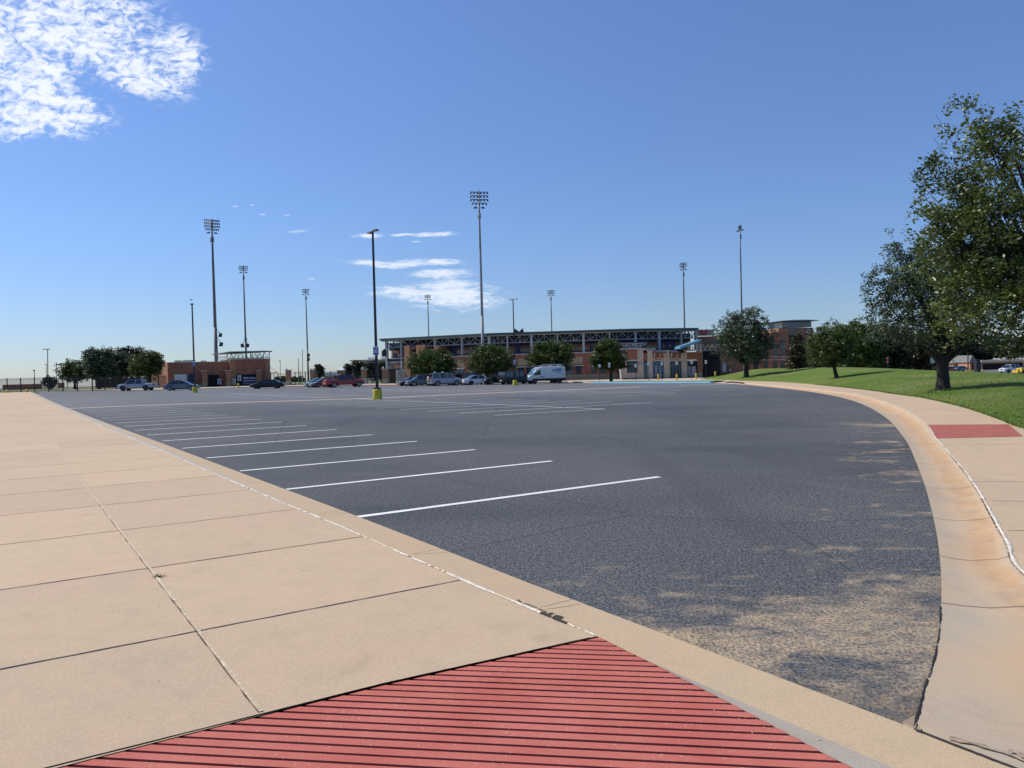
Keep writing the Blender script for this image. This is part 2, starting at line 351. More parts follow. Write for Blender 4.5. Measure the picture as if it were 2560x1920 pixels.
M['brick_tan'] = brick_mat('tan_block', (.45, .33, .20), (.41, .30, .18))
M['stone'] = brick_mat('pale_stone_block', (.56, .46, .35), (.52, .425, .325))
M['beige'] = mat('beige_stucco', (.45, .39, .31), .9, .1, 1.5)
M['steel'] = mat('pale_steel', (.42, .43, .44), .55, .1, 2)
M['steel_mid'] = mat('galvanised_steel', (.24, .25, .27), .5, .15, 2)
M['steel_tower'] = mat('tower_steel', (.13, .127, .125), .6, .2, 1, metal=.0)
M['black'] = mat('black_metal', (.018, .018, .022), .45, .2, 4)
M['lamp_dark'] = mat('lamp_housing', (.022, .025, .032), .45, .2, 4)
M['lamp_face'] = mat('lamp_reflector', (.5, .5, .48), .25, .1, 4, metal=.6)
M['roof_teal'] = mat('teal_roof_metal', (.05, .085, .095), .5, .12, 1)
M['roof_under'] = mat('navy_soffit', (.02, .024, .045), .8, .2, 1)
M['navy'] = mat('navy_paint', (.015, .025, .10), .5, .15, 2)
M['blue_canopy'] = mat('blue_canopy_metal', (.13, .30, .42), .4, .1, 1)
M['trim'] = mat('pale_trim', (.5, .46, .4), .8, .1, 2)
M['glass'] = mat('dark_glass', (.02, .035, .05), .08, .3, 1.2, spec=.8)
M['glass_blue'] = mat('blue_glass', (.06, .15, .24), .1, .3, 1.0, spec=.8)
M['mullion'] = mat('blue_frame', (.03, .12, .22), .5, .1, 2)
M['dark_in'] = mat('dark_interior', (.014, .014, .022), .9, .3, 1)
M['white'] = mat('white_panel', (.72, .72, .70), .6, .06, 1)
M['yellow'] = mat('yellow_paint', (.50, .43, .03), .6, .14, 5, bmp=.3)
M['bollard_y'] = mat('bollard_yellow', (.66, .47, .04), .6, .1, 5)
M['sign_blue'] = mat('sign_blue', (.02, .09, .32), .45, .06, 3)
M['sign_white'] = mat('sign_white', (.80, .82, .84), .5, .04, 3)
M['sign_grey'] = mat('sign_back_grey', (.42, .45, .46), .5, .06, 3)
M['sign_red'] = mat('sign_red', (.5, .04, .05), .5, .06, 3)
M['kerb_blue'] = mat('blue_kerb_paint', (.16, .45, .62), .7, .12, 3)
M['kerb_red'] = mat('red_kerb_paint', (.42, .12, .09), .8, .2, 3)
M['rubber'] = mat('tyre_rubber', (.015, .015, .016), .85, .2, 6)
M['rim'] = mat('alloy_rim', (.35, .35, .36), .35, .1, 6, metal=.7)
M['rim_dark'] = mat('dark_rim', (.07, .07, .075), .4, .1, 6, metal=.6)
M['carglass'] = mat('car_glass', (.012, .016, .02), .06, .2, 1, spec=.9)
M['plastic'] = mat('black_plastic', (.02, .02, .022), .6, .2, 6)
M['chrome'] = mat('bright_chrome', (.6, .6, .6), .2, .05, 4, metal=.9)
M['headlight'] = mat('headlight_lens', (.7, .72, .74), .15, .05, 4, spec=.8)
M['taillight'] = mat('taillight_lens', (.35, .02, .02), .25, .05, 4)
M['orange'] = mat('cone_orange', (.75, .13, .02), .6, .06, 4)
M['metal_roof_w'] = mat('white_metal_roof', (.62, .66, .68), .5, .06, 1)
M['house_roof'] = mat('grey_shingle', (.17, .165, .155), .9, .2, 2)
M['red_emblem'] = mat('emblem_red', (.38, .02, .03), .5, .1, 2)

# ------------------------------------------------------------------ ground, lot, walks
def struct(o, kind='structure'): o['kind'] = kind; return o
# grid ground out to the horizon
gx = [-2500, -1500, -900, -500, -300, -200] + list(range(-150, 151, 10)) + [200, 300, 500, 900, 1500, 2500]
gy = [-300, -100, -40, -20] + list(range(-10, 200, 10)) + [220, 260, 320, 450, 700, 1100, 1800, 3000]
V = [(x, y, T(x, y) - .10) for y in gy for x in gx]; nx = len(gx)
Fc = [(j*nx+i, j*nx+i+1, (j+1)*nx+i+1, (j+1)*nx+i) for j in range(len(gy)-1) for i in range(nx-1)]
me = bpy.data.meshes.new('ground'); me.from_pydata(V, [], Fc); go = bpy.data.objects.new('ground', me); col.objects.link(go); setm(go, M['field']); struct(go)

# asphalt outline
edgeR = [(1860, 961.5), (1986.6, 974.8), (2062.5, 986), (2113, 997), (2157.5, 1012), (2192, 1030), (2224, 1053), (2249, 1081), (2271, 1113), (2287, 1149), (2303, 1190), (2316, 1228), (2331.5, 1288), (2344, 1351), (2351, 1414), (2354, 1478), (2351, 1541), (2345, 1601), (2331, 1663), (2315, 1716), (2298, 1772), (2281, 1829)]
edgeR3 = [G(*p) for p in edgeR]
def catmull(P, n):
    out = []
    for i in range(len(P) - 1):
        p0 = P[max(i-1, 0)]; p1 = P[i]; p2 = P[i+1]; p3 = P[min(i+2, len(P)-1)]
        for k in range(n):
            t = k / n; out.append(.5 * ((2*p1) + (p2-p0)*t + (2*p0-5*p1+4*p2-p3)*t*t + (3*p1-p0-3*p2+p3)*t**3))
    out.append(P[-1]); return out
edgeRs = catmull([Vector((p.x, p.y, 0)) for p in edgeR3], 4)
far_px = [(1797, 958), (1776, 957.2), (1478, 957.6), (1420, 955.5), (1200, 958.5), (1000, 963.4), (910, 963.6), (768, 966.8), (627, 968), (513, 971.8), (380, 975.4), (138, 978.5), (72, 980.5)]
farP = [G(*p) for p in far_px]
KE, KJ = 3.34, 2.92                                     # kerb edge and joint in the grid's u
wl = farP[-1]; lw = -wl.x * UY + wl.y * UX
left_edge = [UW(3.0, lw), UW(3.0, 60), UW(3.05, 34), UW(3.2, 20), UW(3.27, 14), UW(3.34, 8.6), UW(3.34, 5), UW(3.36, 3.3), UW(3.37, 2.5)]
rag = []
rr = random.Random(3)
pts = left_edge
for a, b_ in zip(pts[:-1], pts[1:]):
    L = math.hypot(b_[0]-a[0], b_[1]-a[1]); n = max(1, int(L / .35)) if a[1] < 26 else max(1, int(L / 6))
    for k in range(n):
        t = k / n; j = rr.uniform(-.012, .012) if a[1] < 26 else 0
        rag.append((a[0] + (b_[0]-a[0]) * t + j * UX, a[1] + (b_[1]-a[1]) * t + j * UY))
rag.append(left_edge[-1])
poly = [(p.x, p.y) for p in edgeRs[::-1]] + [(p.x, p.y) for p in farP] + rag
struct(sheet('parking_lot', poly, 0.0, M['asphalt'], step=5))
ap = [G(*q_) for q_ in [(1778, 956.6), (1797, 957.6), (1846, 960.4), (1900, 965), (1930, 961), (1900, 953), (1800, 949), (1760, 950)]]
struct(sheet('kerb_apron', [(p.x, p.y) for p in ap], -.012, M['walk_far'], step=4, stepx=4))
cs = [G(*q_) for q_ in [(2300, 1776), (2312, 1790), (2300, 1836), (2262, 1822), (2255, 1806), (2285, 1790)]]
struct(sheet('corner_silt', [(p.x, p.y) for p in cs], .003, M['damp'], step=1, stepx=1))

# painted stall lines
def strip_pts(a, b_, wd):
    a = Vector(a).to_2d() if len(a) > 2 else Vector(a); b_ = Vector(b_); d = (b_ - a).normalized(); n = Vector((-d.y, d.x)) * wd / 2
    return a, b_, d, n
def line_mb(name, segs, mt, wd=.10, jag=0.004, dz=.004):
    v = []; f = []
    for a, b_ in segs:
        a = Vector(a); b_ = Vector(b_); d = (b_ - a); L = d.length; d.normalize(); n = Vector((-d.y, d.x)); k = max(2, int(L / .12)) if a.length < 26 else max(2, int(L / 2.5)); s0 = len(v)
        for i in range(k + 1):
            c = a + d * (L * i / k)
            for sg in (-1, 1):
                q = c + n * sg * (wd / 2 + rr.uniform(-jag, jag)); v.append((q.x, q.y, T(q.x, q.y) + dz))
        for i in range(k): f.append((s0 + 2*i, s0 + 2*i+2, s0 + 2*i+3, s0 + 2*i+1))
    me = bpy.data.meshes.new(name); me.from_pydata(v, [], f); me.update()
    if sum(p.normal.z for p in me.polygons) < 0: me.flip_normals()
    o = bpy.data.objects.new(name, me); col.objects.link(o); setm(o, mt); return o
def wsteps(a, n, st=2.765): return [a + st * i for i in range(n)]
s1 = [(UW(3.36, w), UW(8.18, w)) for w in wsteps(8.60, 17)]
struct(line_mb('stall_markings', s1, M['line'], .115))
s1b = [(UW(3.1, w), UW(8.0, w)) for w in wsteps(59.5, 13)]
s2 = [(UW(15.0, 24.45), UW(20.2, 24.3))] + [(UW(15.0, w), UW(25.4, w)) for w in wsteps(27.15, 10)] + [(UW(20.2, 24.3), UW(20.7, 53.5))]
s2b = [(UW(15.4, w), UW(25.6, w)) for w in wsteps(59.5, 12)] + [(UW(20.7, 57.5), UW(20.8, 94))]
s3 = [(UW(32.1, 37.2), UW(37.0, 37.1))] + [(UW(32.1, w), UW(42.0, w)) for w in wsteps(41.5, 5)] + [(UW(37.0, 37.1), UW(37.2, 53.5))]
s3b = [(UW(32.2, w), UW(42.2, w)) for w in wsteps(59.5, 11)] + [(UW(37.2, 57.5), UW(37.3, 88))]
struct(line_mb('far_stall_markings', s2 + s3, M['line_old'], .13, .006))
struct(line_mb('back_stall_markings', s1b + s2b + s3b, M['line_old'], .13, .006))
# concrete valley across the lot
sw = [(156, 1022), (300, 1016), (430, 1011), (700, 1003.0), (945, 995), (1250, 981.6), (1550, 969.5), (1700, 963.2), (1840, 959.6)]
swp = [G(*p) for p in sw]; swp = [Vector((p.x, p.y)) for p in swp]
sd = []
for i, p in enumerate(swp):
    d = (swp[min(i+1, len(swp)-1)] - swp[max(i-1, 0)]).normalized(); n = Vector((-d.y, d.x)) * .55
    sd.append(([(p.x - n.x, p.y - n.y, 0), (p.x + n.x, p.y + n.y, 0)]))
polysw = [(s_[0][0], s_[0][1]) for s_ in sd] + [(s_[1][0], s_[1][1]) for s_ in sd[::-1]]
struct(sheet('drainage_valley', polysw, .005, M['walk_far'], step=4, stepx=8))

# left sidewalk of slabs, its joints, kerb and sealant
struct(sheet('sidewalk', [UW(-14, 3.93), UW(1.6, 3.80), UW(2.955, 3.68), UW(2.92, 5), UW(2.92, 8), UW(2.86, 11), UW(2.8, 18.7), UW(2.68, 29), UW(2.6, 58), UW(2.6, lw), UW(-14, lw)], .05, M['walk'], step=5))
walk_root = bpy.data.objects['sidewalk']
seg_d = []; seg_t = []
for k in range(0, 40):
    w = 5.34 + 2.02 * k
    (seg_d if (k < 2 or rr.random() < .25) else seg_t).append((UW(-13.9, w), UW(2.9 - .0035 * w if w > 9 else 2.915, w - .04)))
o = line_mb('slab_joint', seg_d, M['filler'], .013, .003, .0535); o.parent = walk_root
o = line_mb('slab_joint', seg_t, M['filler_thin'], .013, .003, .0535); o.parent = walk_root
o = line_mb('slab_joint', [(UW(.975, 3.84), UW(.93, 12)), (UW(.93, 12), UW(.70, 60)), (UW(-1.05, 3.9), UW(-1.05, 60))], M['filler_tan'], .017, .005, .0545); o.parent = walk_root
o = line_mb('slab_joint', [(UW(.962, 3.84), UW(.917, 12))], M['crack'], .006, .004, .0539); o.parent = walk_root
for i in range(26):       # soil and weeds in the long joint
    w = rr.choice([rr.uniform(3.9, 8), rr.uniform(4, 9.5)]); p = UW(.972 - .004 * (w - 4) + rr.uniform(-.006, .004), w)

def gsec(u0, u1, w, z0, z1, n=5, extra=None):
    out = []
    for i in range(n):
        t = i / (n - 1); x, y = UW(u0 + (u1-u0)*t, w); out.append((x, y, T(x, y) + z0 + (z1-z0) * (t if extra is None else extra(t))))
    return out
ws = [-4, -2, 0, .5, 1, 1.5, 2, 2.5, 3, 3.5, 3.68, 4, 4.5, 5, 6, 7, 8, 9, 10, 12, 14, 16, 18, 20, 22, 25, 28, 32, 36, 40, 45, 50, 58, 66, 76, 86, 96, lw]
def uj(w): return np.interp(w, [-4, 1.9, 2.4, 3.0, 3.68, 5, 8, 11, 18.7, 29, 58, 100], [2.6, 2.8, 2.86, 2.91, 2.955, 2.925, 2.92, 2.86, 2.8, 2.68, 2.6, 2.6])
def ue(w): return np.interp(w, [-4, 2, 3.3, 5, 8.6, 14, 20, 34, 60, 100], [3.395, 3.39, 3.375, 3.35, 3.35, 3.28, 3.21, 3.06, 3.01, 3.01])
def ug(w): return np.interp(w, [-4, 1.5, 2.06, 2.7, 3.15, 3.7, 4.1, 6], [3.02, 3.00, 2.99, 2.985, 2.99, 2.99, 2.945, 2.93])
struct(ribbon('kerb_face', [gsec(float(uj(w)) + .004, float(max(ug(w), uj(w) + .01)) , w, .048, .018 if w < 4.5 else .044, 3) for w in ws], M['kerb_grey']))
def gut(w):
    a = float(max(ug(w), uj(w) + .01)); b_ = float(ue(w)) + .02
    return gsec(a, b_, w, .018 if w < 4.5 else .044, .008, 5)
struct(ribbon('gutter', [gut(w) for w in ws], M['gutter']))
o = line_mb('gutter_joint', [(UW(3.0, w), UW(3.33, w + .02)) for w in (4.36, 6.35, 8.9, 12.2, 15.6, 19, 22.5)], M['crack'], .008, .003, .047); struct(o)
# sealant bead at the joint
def bead(name, P, wd, z, mt, seed, gap=0.0, step=.06):
    q = random.Random(seed); v = []; f = []
    acc = []
    for a, b_ in zip(P[:-1], P[1:]):
        a = Vector(a); b_ = Vector(b_); L = (b_-a).length; st = step * max(1, a.length / 9); k = max(1, int(L / st))
        for i in range(k): acc.append((a + (b_-a) * (i / k)))
    acc.append(Vector(P[-1])); w_ = wd
    for i in range(len(acc) - 1):
        d = (acc[i+1] - acc[i]); n = Vector((-d.y, d.x, 0)).normalized()
        w_ = clamp(w_ + q.uniform(-.35, .35) * wd, .35 * wd, 1.5 * wd); c = acc[i] + n * q.uniform(-.12, .12) * wd
        v += [tuple(c - n * w_ / 2 + Vector((0, 0, z))), tuple(c + Vector((0, 0, z + .004))), tuple(c + n * w_ / 2 + Vector((0, 0, z)))]
        if i and q.random() > gap:
            k = len(v) - 6; f += [(k, k+3, k+4, k+1), (k+1, k+4, k+5, k+2)]
    me = bpy.data.meshes.new(name); me.from_pydata(v, [], f); me.update()
    if sum(p.normal.z for p in me.polygons) < 0: me.flip_normals()
    o = bpy.data.objects.new(name, me); col.objects.link(o); setm(o, mt); return o
def P3(w, u=None):
    x, y = UW(float(uj(w)) if u is None else u, w); return (x, y, T(x, y))
struct(bead('joint_sealant', [P3(w) for w in (3.70, 4.05)], .022, .054, M['sealant'], 1, .05, .03))
struct(bead('joint_sealant', [P3(w) for w in (4.25, 5, 6, 7, 8, 9, 10, 12, 14, 17, 20, 24, 28, 35, 45)], .026, .054, M['sealant'], 2, .08, .04))
struct(bead('joint_soil', [P3(w, float(uj(w)) + .03) for w in (4.05, 4.2, 4.4, 4.6)], .035, .056, M['crack'], 5, .2, .02))
struct(bead('joint_soil', [P3(w) for w in (3.95, 4.12, 4.3)], .022, .055, M['crack'], 6, .1, .02))

# red grooved ramp panel: raised bars with real grooves between them
def clip(poly, p, n):
    out = []
    for i in range(len(poly)):
        a, b_ = poly[i], poly[(i+1) % len(poly)]; da = (a[0]-p[0])*n[0] + (a[1]-p[1])*n[1]; db = (b_[0]-p[0])*n[0] + (b_[1]-p[1])*n[1]
        if da >= 0: out.append(a)
        if (da >= 0) != (db >= 0): t = da / (da - db); out.append((a[0]+(b_[0]-a[0])*t, a[1]+(b_[1]-a[1])*t))
    return out
panel = [UW(-3.4, 3.90), UW(1.6, 3.785), UW(2.965, 3.665), UW(2.925, 3.04), UW(2.872, 2.38), UW(2.805, 1.8), UW(2.63, 0.2), UW(-3.4, 0.2)]
gd = Vector((math.cos(R(-8.8)), math.sin(R(-8.8)))); gn = Vector((-gd.y, gd.x)); PITCHG = .0735
gp0 = Vector((-1.18, 3.76))
mb = MB()
for k in range(-48, 22):
    o0 = gp0 + gn * (PITCHG * k)
    # bars wander slightly, like hand-cut concrete
    a = o0 + gn * (.0100 + rr.uniform(-.0018, .0018)); c = o0 + gn * (PITCHG - .0085 + rr.uniform(-.0018, .0018))
    q = clip(panel, a, (gn.x, gn.y)); q = clip(q, c, (-gn.x, -gn.y)) if len(q) > 2 else q
    if len(q) < 3: continue
    mb.face([(x, y, .046) for x, y in q])
    for i in range(len(q)):
        x0, y0 = q[i]; x1, y1 = q[(i+1) % len(q)]; mb.face([(x0, y0, .046), (x1, y1, .046), (x1, y1, .026), (x0, y0, .026)])
o = mb.build('tactile_ramp', M['red']); struct(o)
mb = MB(); mb.face([(x, y, .027) for x, y in panel]); o2 = mb.build('groove_bed', M['groove_shade'], o, True)
struct(bead('slab_edge_shade', [(*UW(-3.4, 3.918), 0), (*UW(1.6, 3.795), 0), (*UW(2.95, 3.676), 0)], .0085, .0515, M['crack'], 9, 0, .05))  # dark bead in the slab edge gap, painting in the step's shadow
struct(sheet('near_walk', [UW(-14, .19), UW(2.6, .19), UW(2.6, -14), UW(-14, -14)], .045, M['walk'], step=10))

# right gutter, kerb, walk
jointR = [(2151, 988.5), (2239, 1017), (2271, 1032), (2317, 1062), (2339.4, 1093.5), (2372.6, 1127), (2404, 1161.5), (2436, 1204), (2461, 1244), (2493, 1301), (2521, 1350), (2556, 1418)]
JR = [G(*p, .08) for p in jointR]; JR = [Vector((p.x, p.y, 0)) for p in JR]
farj = [G(1846, 955.5, .12), G(1980, 966.5, .12), G(2060, 975, .12)]; farj = [Vector((p.x, p.y, 0)) for p in farj]
tail = [Vector((*UW(5.35, 1.85), 0)), Vector((*UW(4.6, .6), 0)), Vector((*UW(4.1, -1.2), 0)), Vector((*UW(3.8, -4), 0))]
JRs = catmull(farj + JR + tail, 8)
inner = catmull([Vector((p.x, p.y, 0)) for p in edgeR3], 6) + [Vector((*UW(3.395, w), 0)) for w in (1.8, 1.2, .4, -1, -4)]
def resample(P, n, power=1.0):
    L = [0]
    for a, b_ in zip(P[:-1], P[1:]): L.append(L[-1] + (b_-a).length)
    out = []
    for i in range(n):
        s_ = L[-1] * (1 - (1 - i / (n-1)) ** power)
        out.append(Vector((float(np.interp(s_, L, [p.x for p in P])), float(np.interp(s_, L, [p.y for p in P])), 0)))
    return out
# pair each inner point with nearest joint point so that cross-sections stay square
secs = []; outer_used = []
JD = resample(JRs, 2400, 1.9); last = 0
for i, p in enumerate(resample(inner, 260, 1.9)):
    cand = range(last, min(len(JD), last + 90)) if i else range(0, 60)
    j = min(cand, key=lambda k: (JD[k] - p).length); last = max(last, j); q = JD[last]
    hk = float(np.interp(q.y, [0, 6, 13, 17, 24, 100], [.05, .05, .05, .075, .12, .13]))
    sec = []
    for t, z in ((0, .008), (.18, -.006), (.42, -.012), (.62, .004), (.8, .32 * hk), (.9, .8 * hk), (.96, hk), (1.0, hk)):
        c_ = p.lerp(q, t); sec.append((c_.x, c_.y, T(c_.x, c_.y) + z))
    secs.append(sec); outer_used.append((q.x, q.y, hk))
struct(ribbon('kerb_and_gutter', secs, M['gutter_r']))
o = line_mb('gutter_joint', [], M['crack']); bpy.data.objects.remove(o)
jm = MB()
for k in [min(range(len(secs) - 1), key=lambda i_: abs(secs[i_][0][1] - yy_)) for yy_ in (42, 34, 27.5, 22.5, 18.4, 15.2, 12.4, 10.1, 8.2, 6.6, 5.3)]:
    a, b_ = secs[k], secs[k + 1]; jm_v = [Vector(q) + Vector((0, 0, .004)) for q in a]
    d = (Vector(b_[0]) - Vector(a[0])).normalized() * .009
    for i in range(len(a) - 1): jm.face([jm_v[i], jm_v[i+1], jm_v[i+1] + d, jm_v[i] + d])
struct(jm.build('gutter_control_joint', M['filler_thin']))
struct(bead('kerb_sealant', [(x, y, T(x, y) + h) for x, y, h in outer_used if 14 < y < 30], .02, .004, M['sealant'], 11, .02))
struct(bead('kerb_sealant', [(x, y, T(x, y) + h) for x, y, h in outer_used if 3.5 < y <= 14.2], .021, .004, M['sealant'], 12, .02, .04))
struct(bead('kerb_joint_soil', [(x - .022, y + .012, T(x, y) + h) for x, y, h in outer_used if 3.5 < y < 13], .010, .002, M['crack'], 13, .4, .04))
# crack where the asphalt meets the right gutter, and between the two gutters
cr = [Vector((*p, 0)) for p in []]
cpt = [G(*p) for p in [(2351, 1520), (2350, 1560), (2346, 1600), (2336, 1650), (2325, 1690), (2314, 1712), (2305, 1750), (2298, 1776), (2290, 1805), (2281, 1829)]]
struct(bead('edge_crack', [(p.x, p.y, .009) for p in cpt], .012, .003, M['crack'], 14, .12, .025))
struct(bead('edge_crack', [(*UW(3.395, w), .012) for w in (1.95, 1.75, 1.55, 1.35, 1.1, .8, .3)], .010, .003, M['crack'], 15, .03, .02))
struct(bead('damp_stain', [(*UW(3.47 + .035 * math.sin(w * 9), w), .0105) for w in (1.82, 1.7, 1.6, 1.5, 1.4, 1.3, 1.2, 1.1, 1.0, .9, .8)], .045, .001, M['damp'], 16, .05, .02))
struct(bead('damp_stain', [(*UW(3.56 + .03 * math.sin(w * 7), w), .0105) for w in (1.62, 1.5, 1.4, 1.3, 1.2, 1.1, 1.0, .9, .8)], .03, .001, M['damp'], 17, .12, .02))
gpx = [(1749, 947), (1814, 950.4), (1879, 952.6), (1968, 956), (2060, 964), (2160, 974.5), (2240, 986), (2303, 994.5), (2398, 1016), (2493, 1044.4), (2556, 1066)]
GE = [G(*p, .12) for p in gpx]; GE = [Vector((p.x, p.y, 0)) for p in GE]
GEx = GE + [Vector((10.5, 13.6, 0)), Vector((9.2, 10.5, 0)), Vector((8.4, 7, 0)), Vector((8.2, 2, 0)), Vector((8.2, -6, 0))]
GEs = catmull(GEx, 4)
def hwalk(x, y): return float(np.interp(y, [0, 6, 13, 17, 24, 100], [.05, .05, .05, .075, .12, .13]))
isl = [G(1797, 953, .12), G(1776, 953.5, .12)]
wpoly = [(x, y) for x, y, h in outer_used[::3]] + [(outer_used[-1][0], outer_used[-1][1])] + [(p.x, p.y) for p in GEs[::-1]]
struct(sheet('right_walk', wpoly, lambda x, y: hwalk(x, y) - .001, M['walk'], step=3, stepx=5))
rp = [G(*p, .10) for p in [(2318, 1060.5), (2521, 1059), (2558, 1087), (2341, 1092)]]
struct(sheet('red_ramp_panel', [(p.x, p.y) for p in rp], lambda x, y: hwalk(x, y) + .003, M['red_flat'], step=1, stepx=1))
def gj(px0, px1, mt, wd=.012):
    a = G(*px0, .07); b_ = G(*px1, .07); v = []
    a = Vector((a.x, a.y)); b_ = Vector((b_.x, b_.y)); d = (b_-a).normalized(); n = Vector((-d.y, d.x)) * wd / 2; k = 12; mbj = MB()
    for i in range(k):
        p = a.lerp(b_, i / k); q = a.lerp(b_, (i+1) / k)
        mbj.face([(r_.x, r_.y, T(r_.x, r_.y) + hwalk(r_.x, r_.y) + .0035) for r_ in (p - n, q - n, q + n, p + n)])
    o = mbj.build('walk_joint', mt); struct(o)
gj((2362, 1111), (2700, 1108), M['filler_thin']); gj((2438, 1200), (2800, 1201), M['filler_thin']); gj((2480, 1248), (2800, 1251), M['filler_thin']); gj((2520, 1321), (2900, 1325), M['filler_thin'])
gj((2165, 990), (2245, 986), M['filler_thin'], .03)

# far walk, kerbs at the back of the lot
fk = [Vector((p.x, p.y)) for p in farP]
back = []
for i, p in enumerate(fk):
    d = (fk[min(i+1, len(fk)-1)] - fk[max(i-1, 0)]).normalized(); n = Vector((d.y, -d.x)); n = n if n.y > 0 else -n
    back.append(p + n * .15)
def kerb_run(name, i0, i1, mt, h=.13, wd=.3):
    mbk = MB(); secs_ = []
    for i in range(i0, i1 + 1):
        p = fk[i]; d = (fk[min(i+1, i1)] - fk[max(i-1, i0)]).normalized(); n = Vector((d.y, -d.x)); n = n if n.y > 0 else -n
        q = p + n * wd; z = T(p.x, p.y)
        secs_.append([(p.x, p.y, z - .05), (p.x + n.x * .02, p.y + n.y * .02, z + h), (q.x, q.y, z + h), (q.x, q.y, z - .05)])
    mbk.loft(secs_, True, True); return struct(mbk.build(name, mt))
kerb_run('blue_kerb', 1, 2, M['kerb_blue'], .15, .45)
kerb_run('back_kerb', 2, 4, M['walk_far']); kerb_run('red_kerb', 4, 8, M['kerb_red'], .12); kerb_run('left_back_kerb', 8, 11, M['walk_far'], .06)
fw = [(p.x, p.y + .25) for p in fk[2:12]] + [(p.x * 1.03, p.y + 9) for p in fk[2:12][::-1]]
struct(sheet('back_walk', fw, .10, M['walk_far'], step=5))
g0 = [(fk[1].x, fk[1].y + .4), (fk[2].x, fk[2].y + .4), (fk[2].x + .5, fk[2].y + 8.5), (fk[1].x + 4.5, fk[1].y + 9)]
isl_o = struct(sheet('grass_island', g0, .125, M['lawn'], step=4))
struct(sheet('plaza', [(fk[2].x + .4, fk[2].y + 8.4), (fk[1].x + 4.6, fk[1].y + 8.9), (fk[0].x + .5, fk[0].y + .3), (fk[0].x + 12, fk[0].y + 10), (48, 112), (52, 150), (8, 150)], .11, M['walk_far'], step=5))

# lawn mound on the right: lofted from the walk's edge over the crest and down behind
crest = [(1749, 946), (1800, 940), (1850, 930), (1880, 924.5), (1910, 921.5), (1960, 921), (2040, 919.5), (2093, 918), (2160, 919.5), (2230, 922), (2300, 925.5), (2400, 929), (2480, 932.5), (2560, 936.5), (2700, 944), (2900, 960), (3200, 985), (3700, 1030)]
cpx = [c_[0] for c_ in crest]; cpy = [c_[1] for c_ in crest]
msec = []
def dirpx(p): 
    d = p - Vector((0, 0, EYE)); dd = Vector((d.dot(_r), d.dot(_u), d.dot(_f))); return 1280 + FPX * dd.x / dd.z if dd.z > .3 else 4000
for p in GEs:
    z0 = T(p.x, p.y) + hwalk(p.x, p.y) - .02; px = clamp(dirpx(Vector((p.x, p.y, z0))), 1749, 3700)
    cy = float(np.interp(px, cpx, cpy)); k = float(np.interp(px, [1749, 1900, 2100, 2300, 2560, 3000], [1.12, 1.38, 1.65, 1.9, 2.6, 3.0]))
    if p.y > 9:
        yc = p.y * k; c_ = at(px, cy, yc); cz = c_.z; cx = c_.x; cyy = yc
    else:
        cx = p.x + 26; cyy = p.y + 22; cz = .55
    row = []
    a = Vector((p.x, p.y, z0)); c_ = Vector((cx, cyy, cz)); d = Vector((cx - p.x, cyy - p.y, 0))
    for t in [0, .004, .05, .1, .17, .25, .33, .42, .5, .58, .66, .75, .84, .92, 1.0]:
        q = a.lerp(c_, t); hb = 4 * t * (1 - t) * .05 * (cz - z0 + .3)
        row.append((q.x, q.y, q.z + hb + (.02 if t > 0 else 0) + (.012 * math.sin(q.x * 2.1) * math.sin(q.y * 1.3) if 0 < t < 1 else 0)))
    for t in (1.05, 1.15, 1.3, 1.5, 1.9, 2.4):
        q = a + d * t; e = clamp((t - 1) / .9, 0, 1); e = e * e * (3 - 2 * e); zb = T(q.x, q.y) - .15
        row.append((q.x, q.y, cz * (1 - e) + zb * e - (.002 * (t - 1))))
    msec.append(row)
mound = ribbon('lawn_mound', msec, M['lawn']); struct(mound)
mound.data.polygons.foreach_set('use_smooth', [True] * len(mound.data.polygons))
from mathutils.bvhtree import BVHTree
bvh = BVHTree.FromPolygons([tuple(v_.co) for v_ in mound.data.vertices], [tuple(p_.vertices) for p_ in mound.data.polygons])
def on_mound(px, py):
    h = bvh.ray_cast(Vector((0, 0, EYE)), ray(px, py).normalized())
    return h[0] if h[0] is not None else None
def mound_z(x, y):
    h = bvh.ray_cast(Vector((x, y, 30)), Vector((0, 0, -1))); return h[0].z if h[0] is not None else T(x, y) - .1
# short grass tufts on the nearer part of the mound and along the walk's edge
gv = []; gf = []
q = random.Random(5)
for i in range(30000):
    a = q.random() ** 1.3; j = q.uniform(0, len(GEs) - 1.001); j0 = int(j); e = GEs[j0].lerp(GEs[j0+1], j - j0)
    if e.y < 12 or e.y > 60: continue
    dx, dy = e.x * .0 + (1.0), .55; dd = a * 12 * (e.y / 25) if i % 3 else abs(q.gauss(0, .06))
    x = e.x + dx * dd * .8; y = e.y + dy * dd; z = mound_z(x, y)
    for _ in range(2):
        an = q.uniform(0, 6.28); hh = q.uniform(.02, .05) * (1.5 if not i % 3 else 1); wd = .006 + y * .0003; bx, by = math.cos(an) * wd, math.sin(an) * wd; n = len(gv)
        lx, ly = q.uniform(-.03, .03), q.uniform(-.03, .03)
        gv += [(x - bx, y - by, z - .01), (x + bx, y + by, z - .01), (x + lx, y + ly, z + hh)]; gf.append((n, n+1, n+2))
me = bpy.data.meshes.new('grass'); me.from_pydata(gv, [], gf); o = bpy.data.objects.new('grass', me); col.objects.link(o); setm(o, M['blade'])
tag(o, 'short lawn grass on the mound beside the right walk', 'grass', kind='stuff')


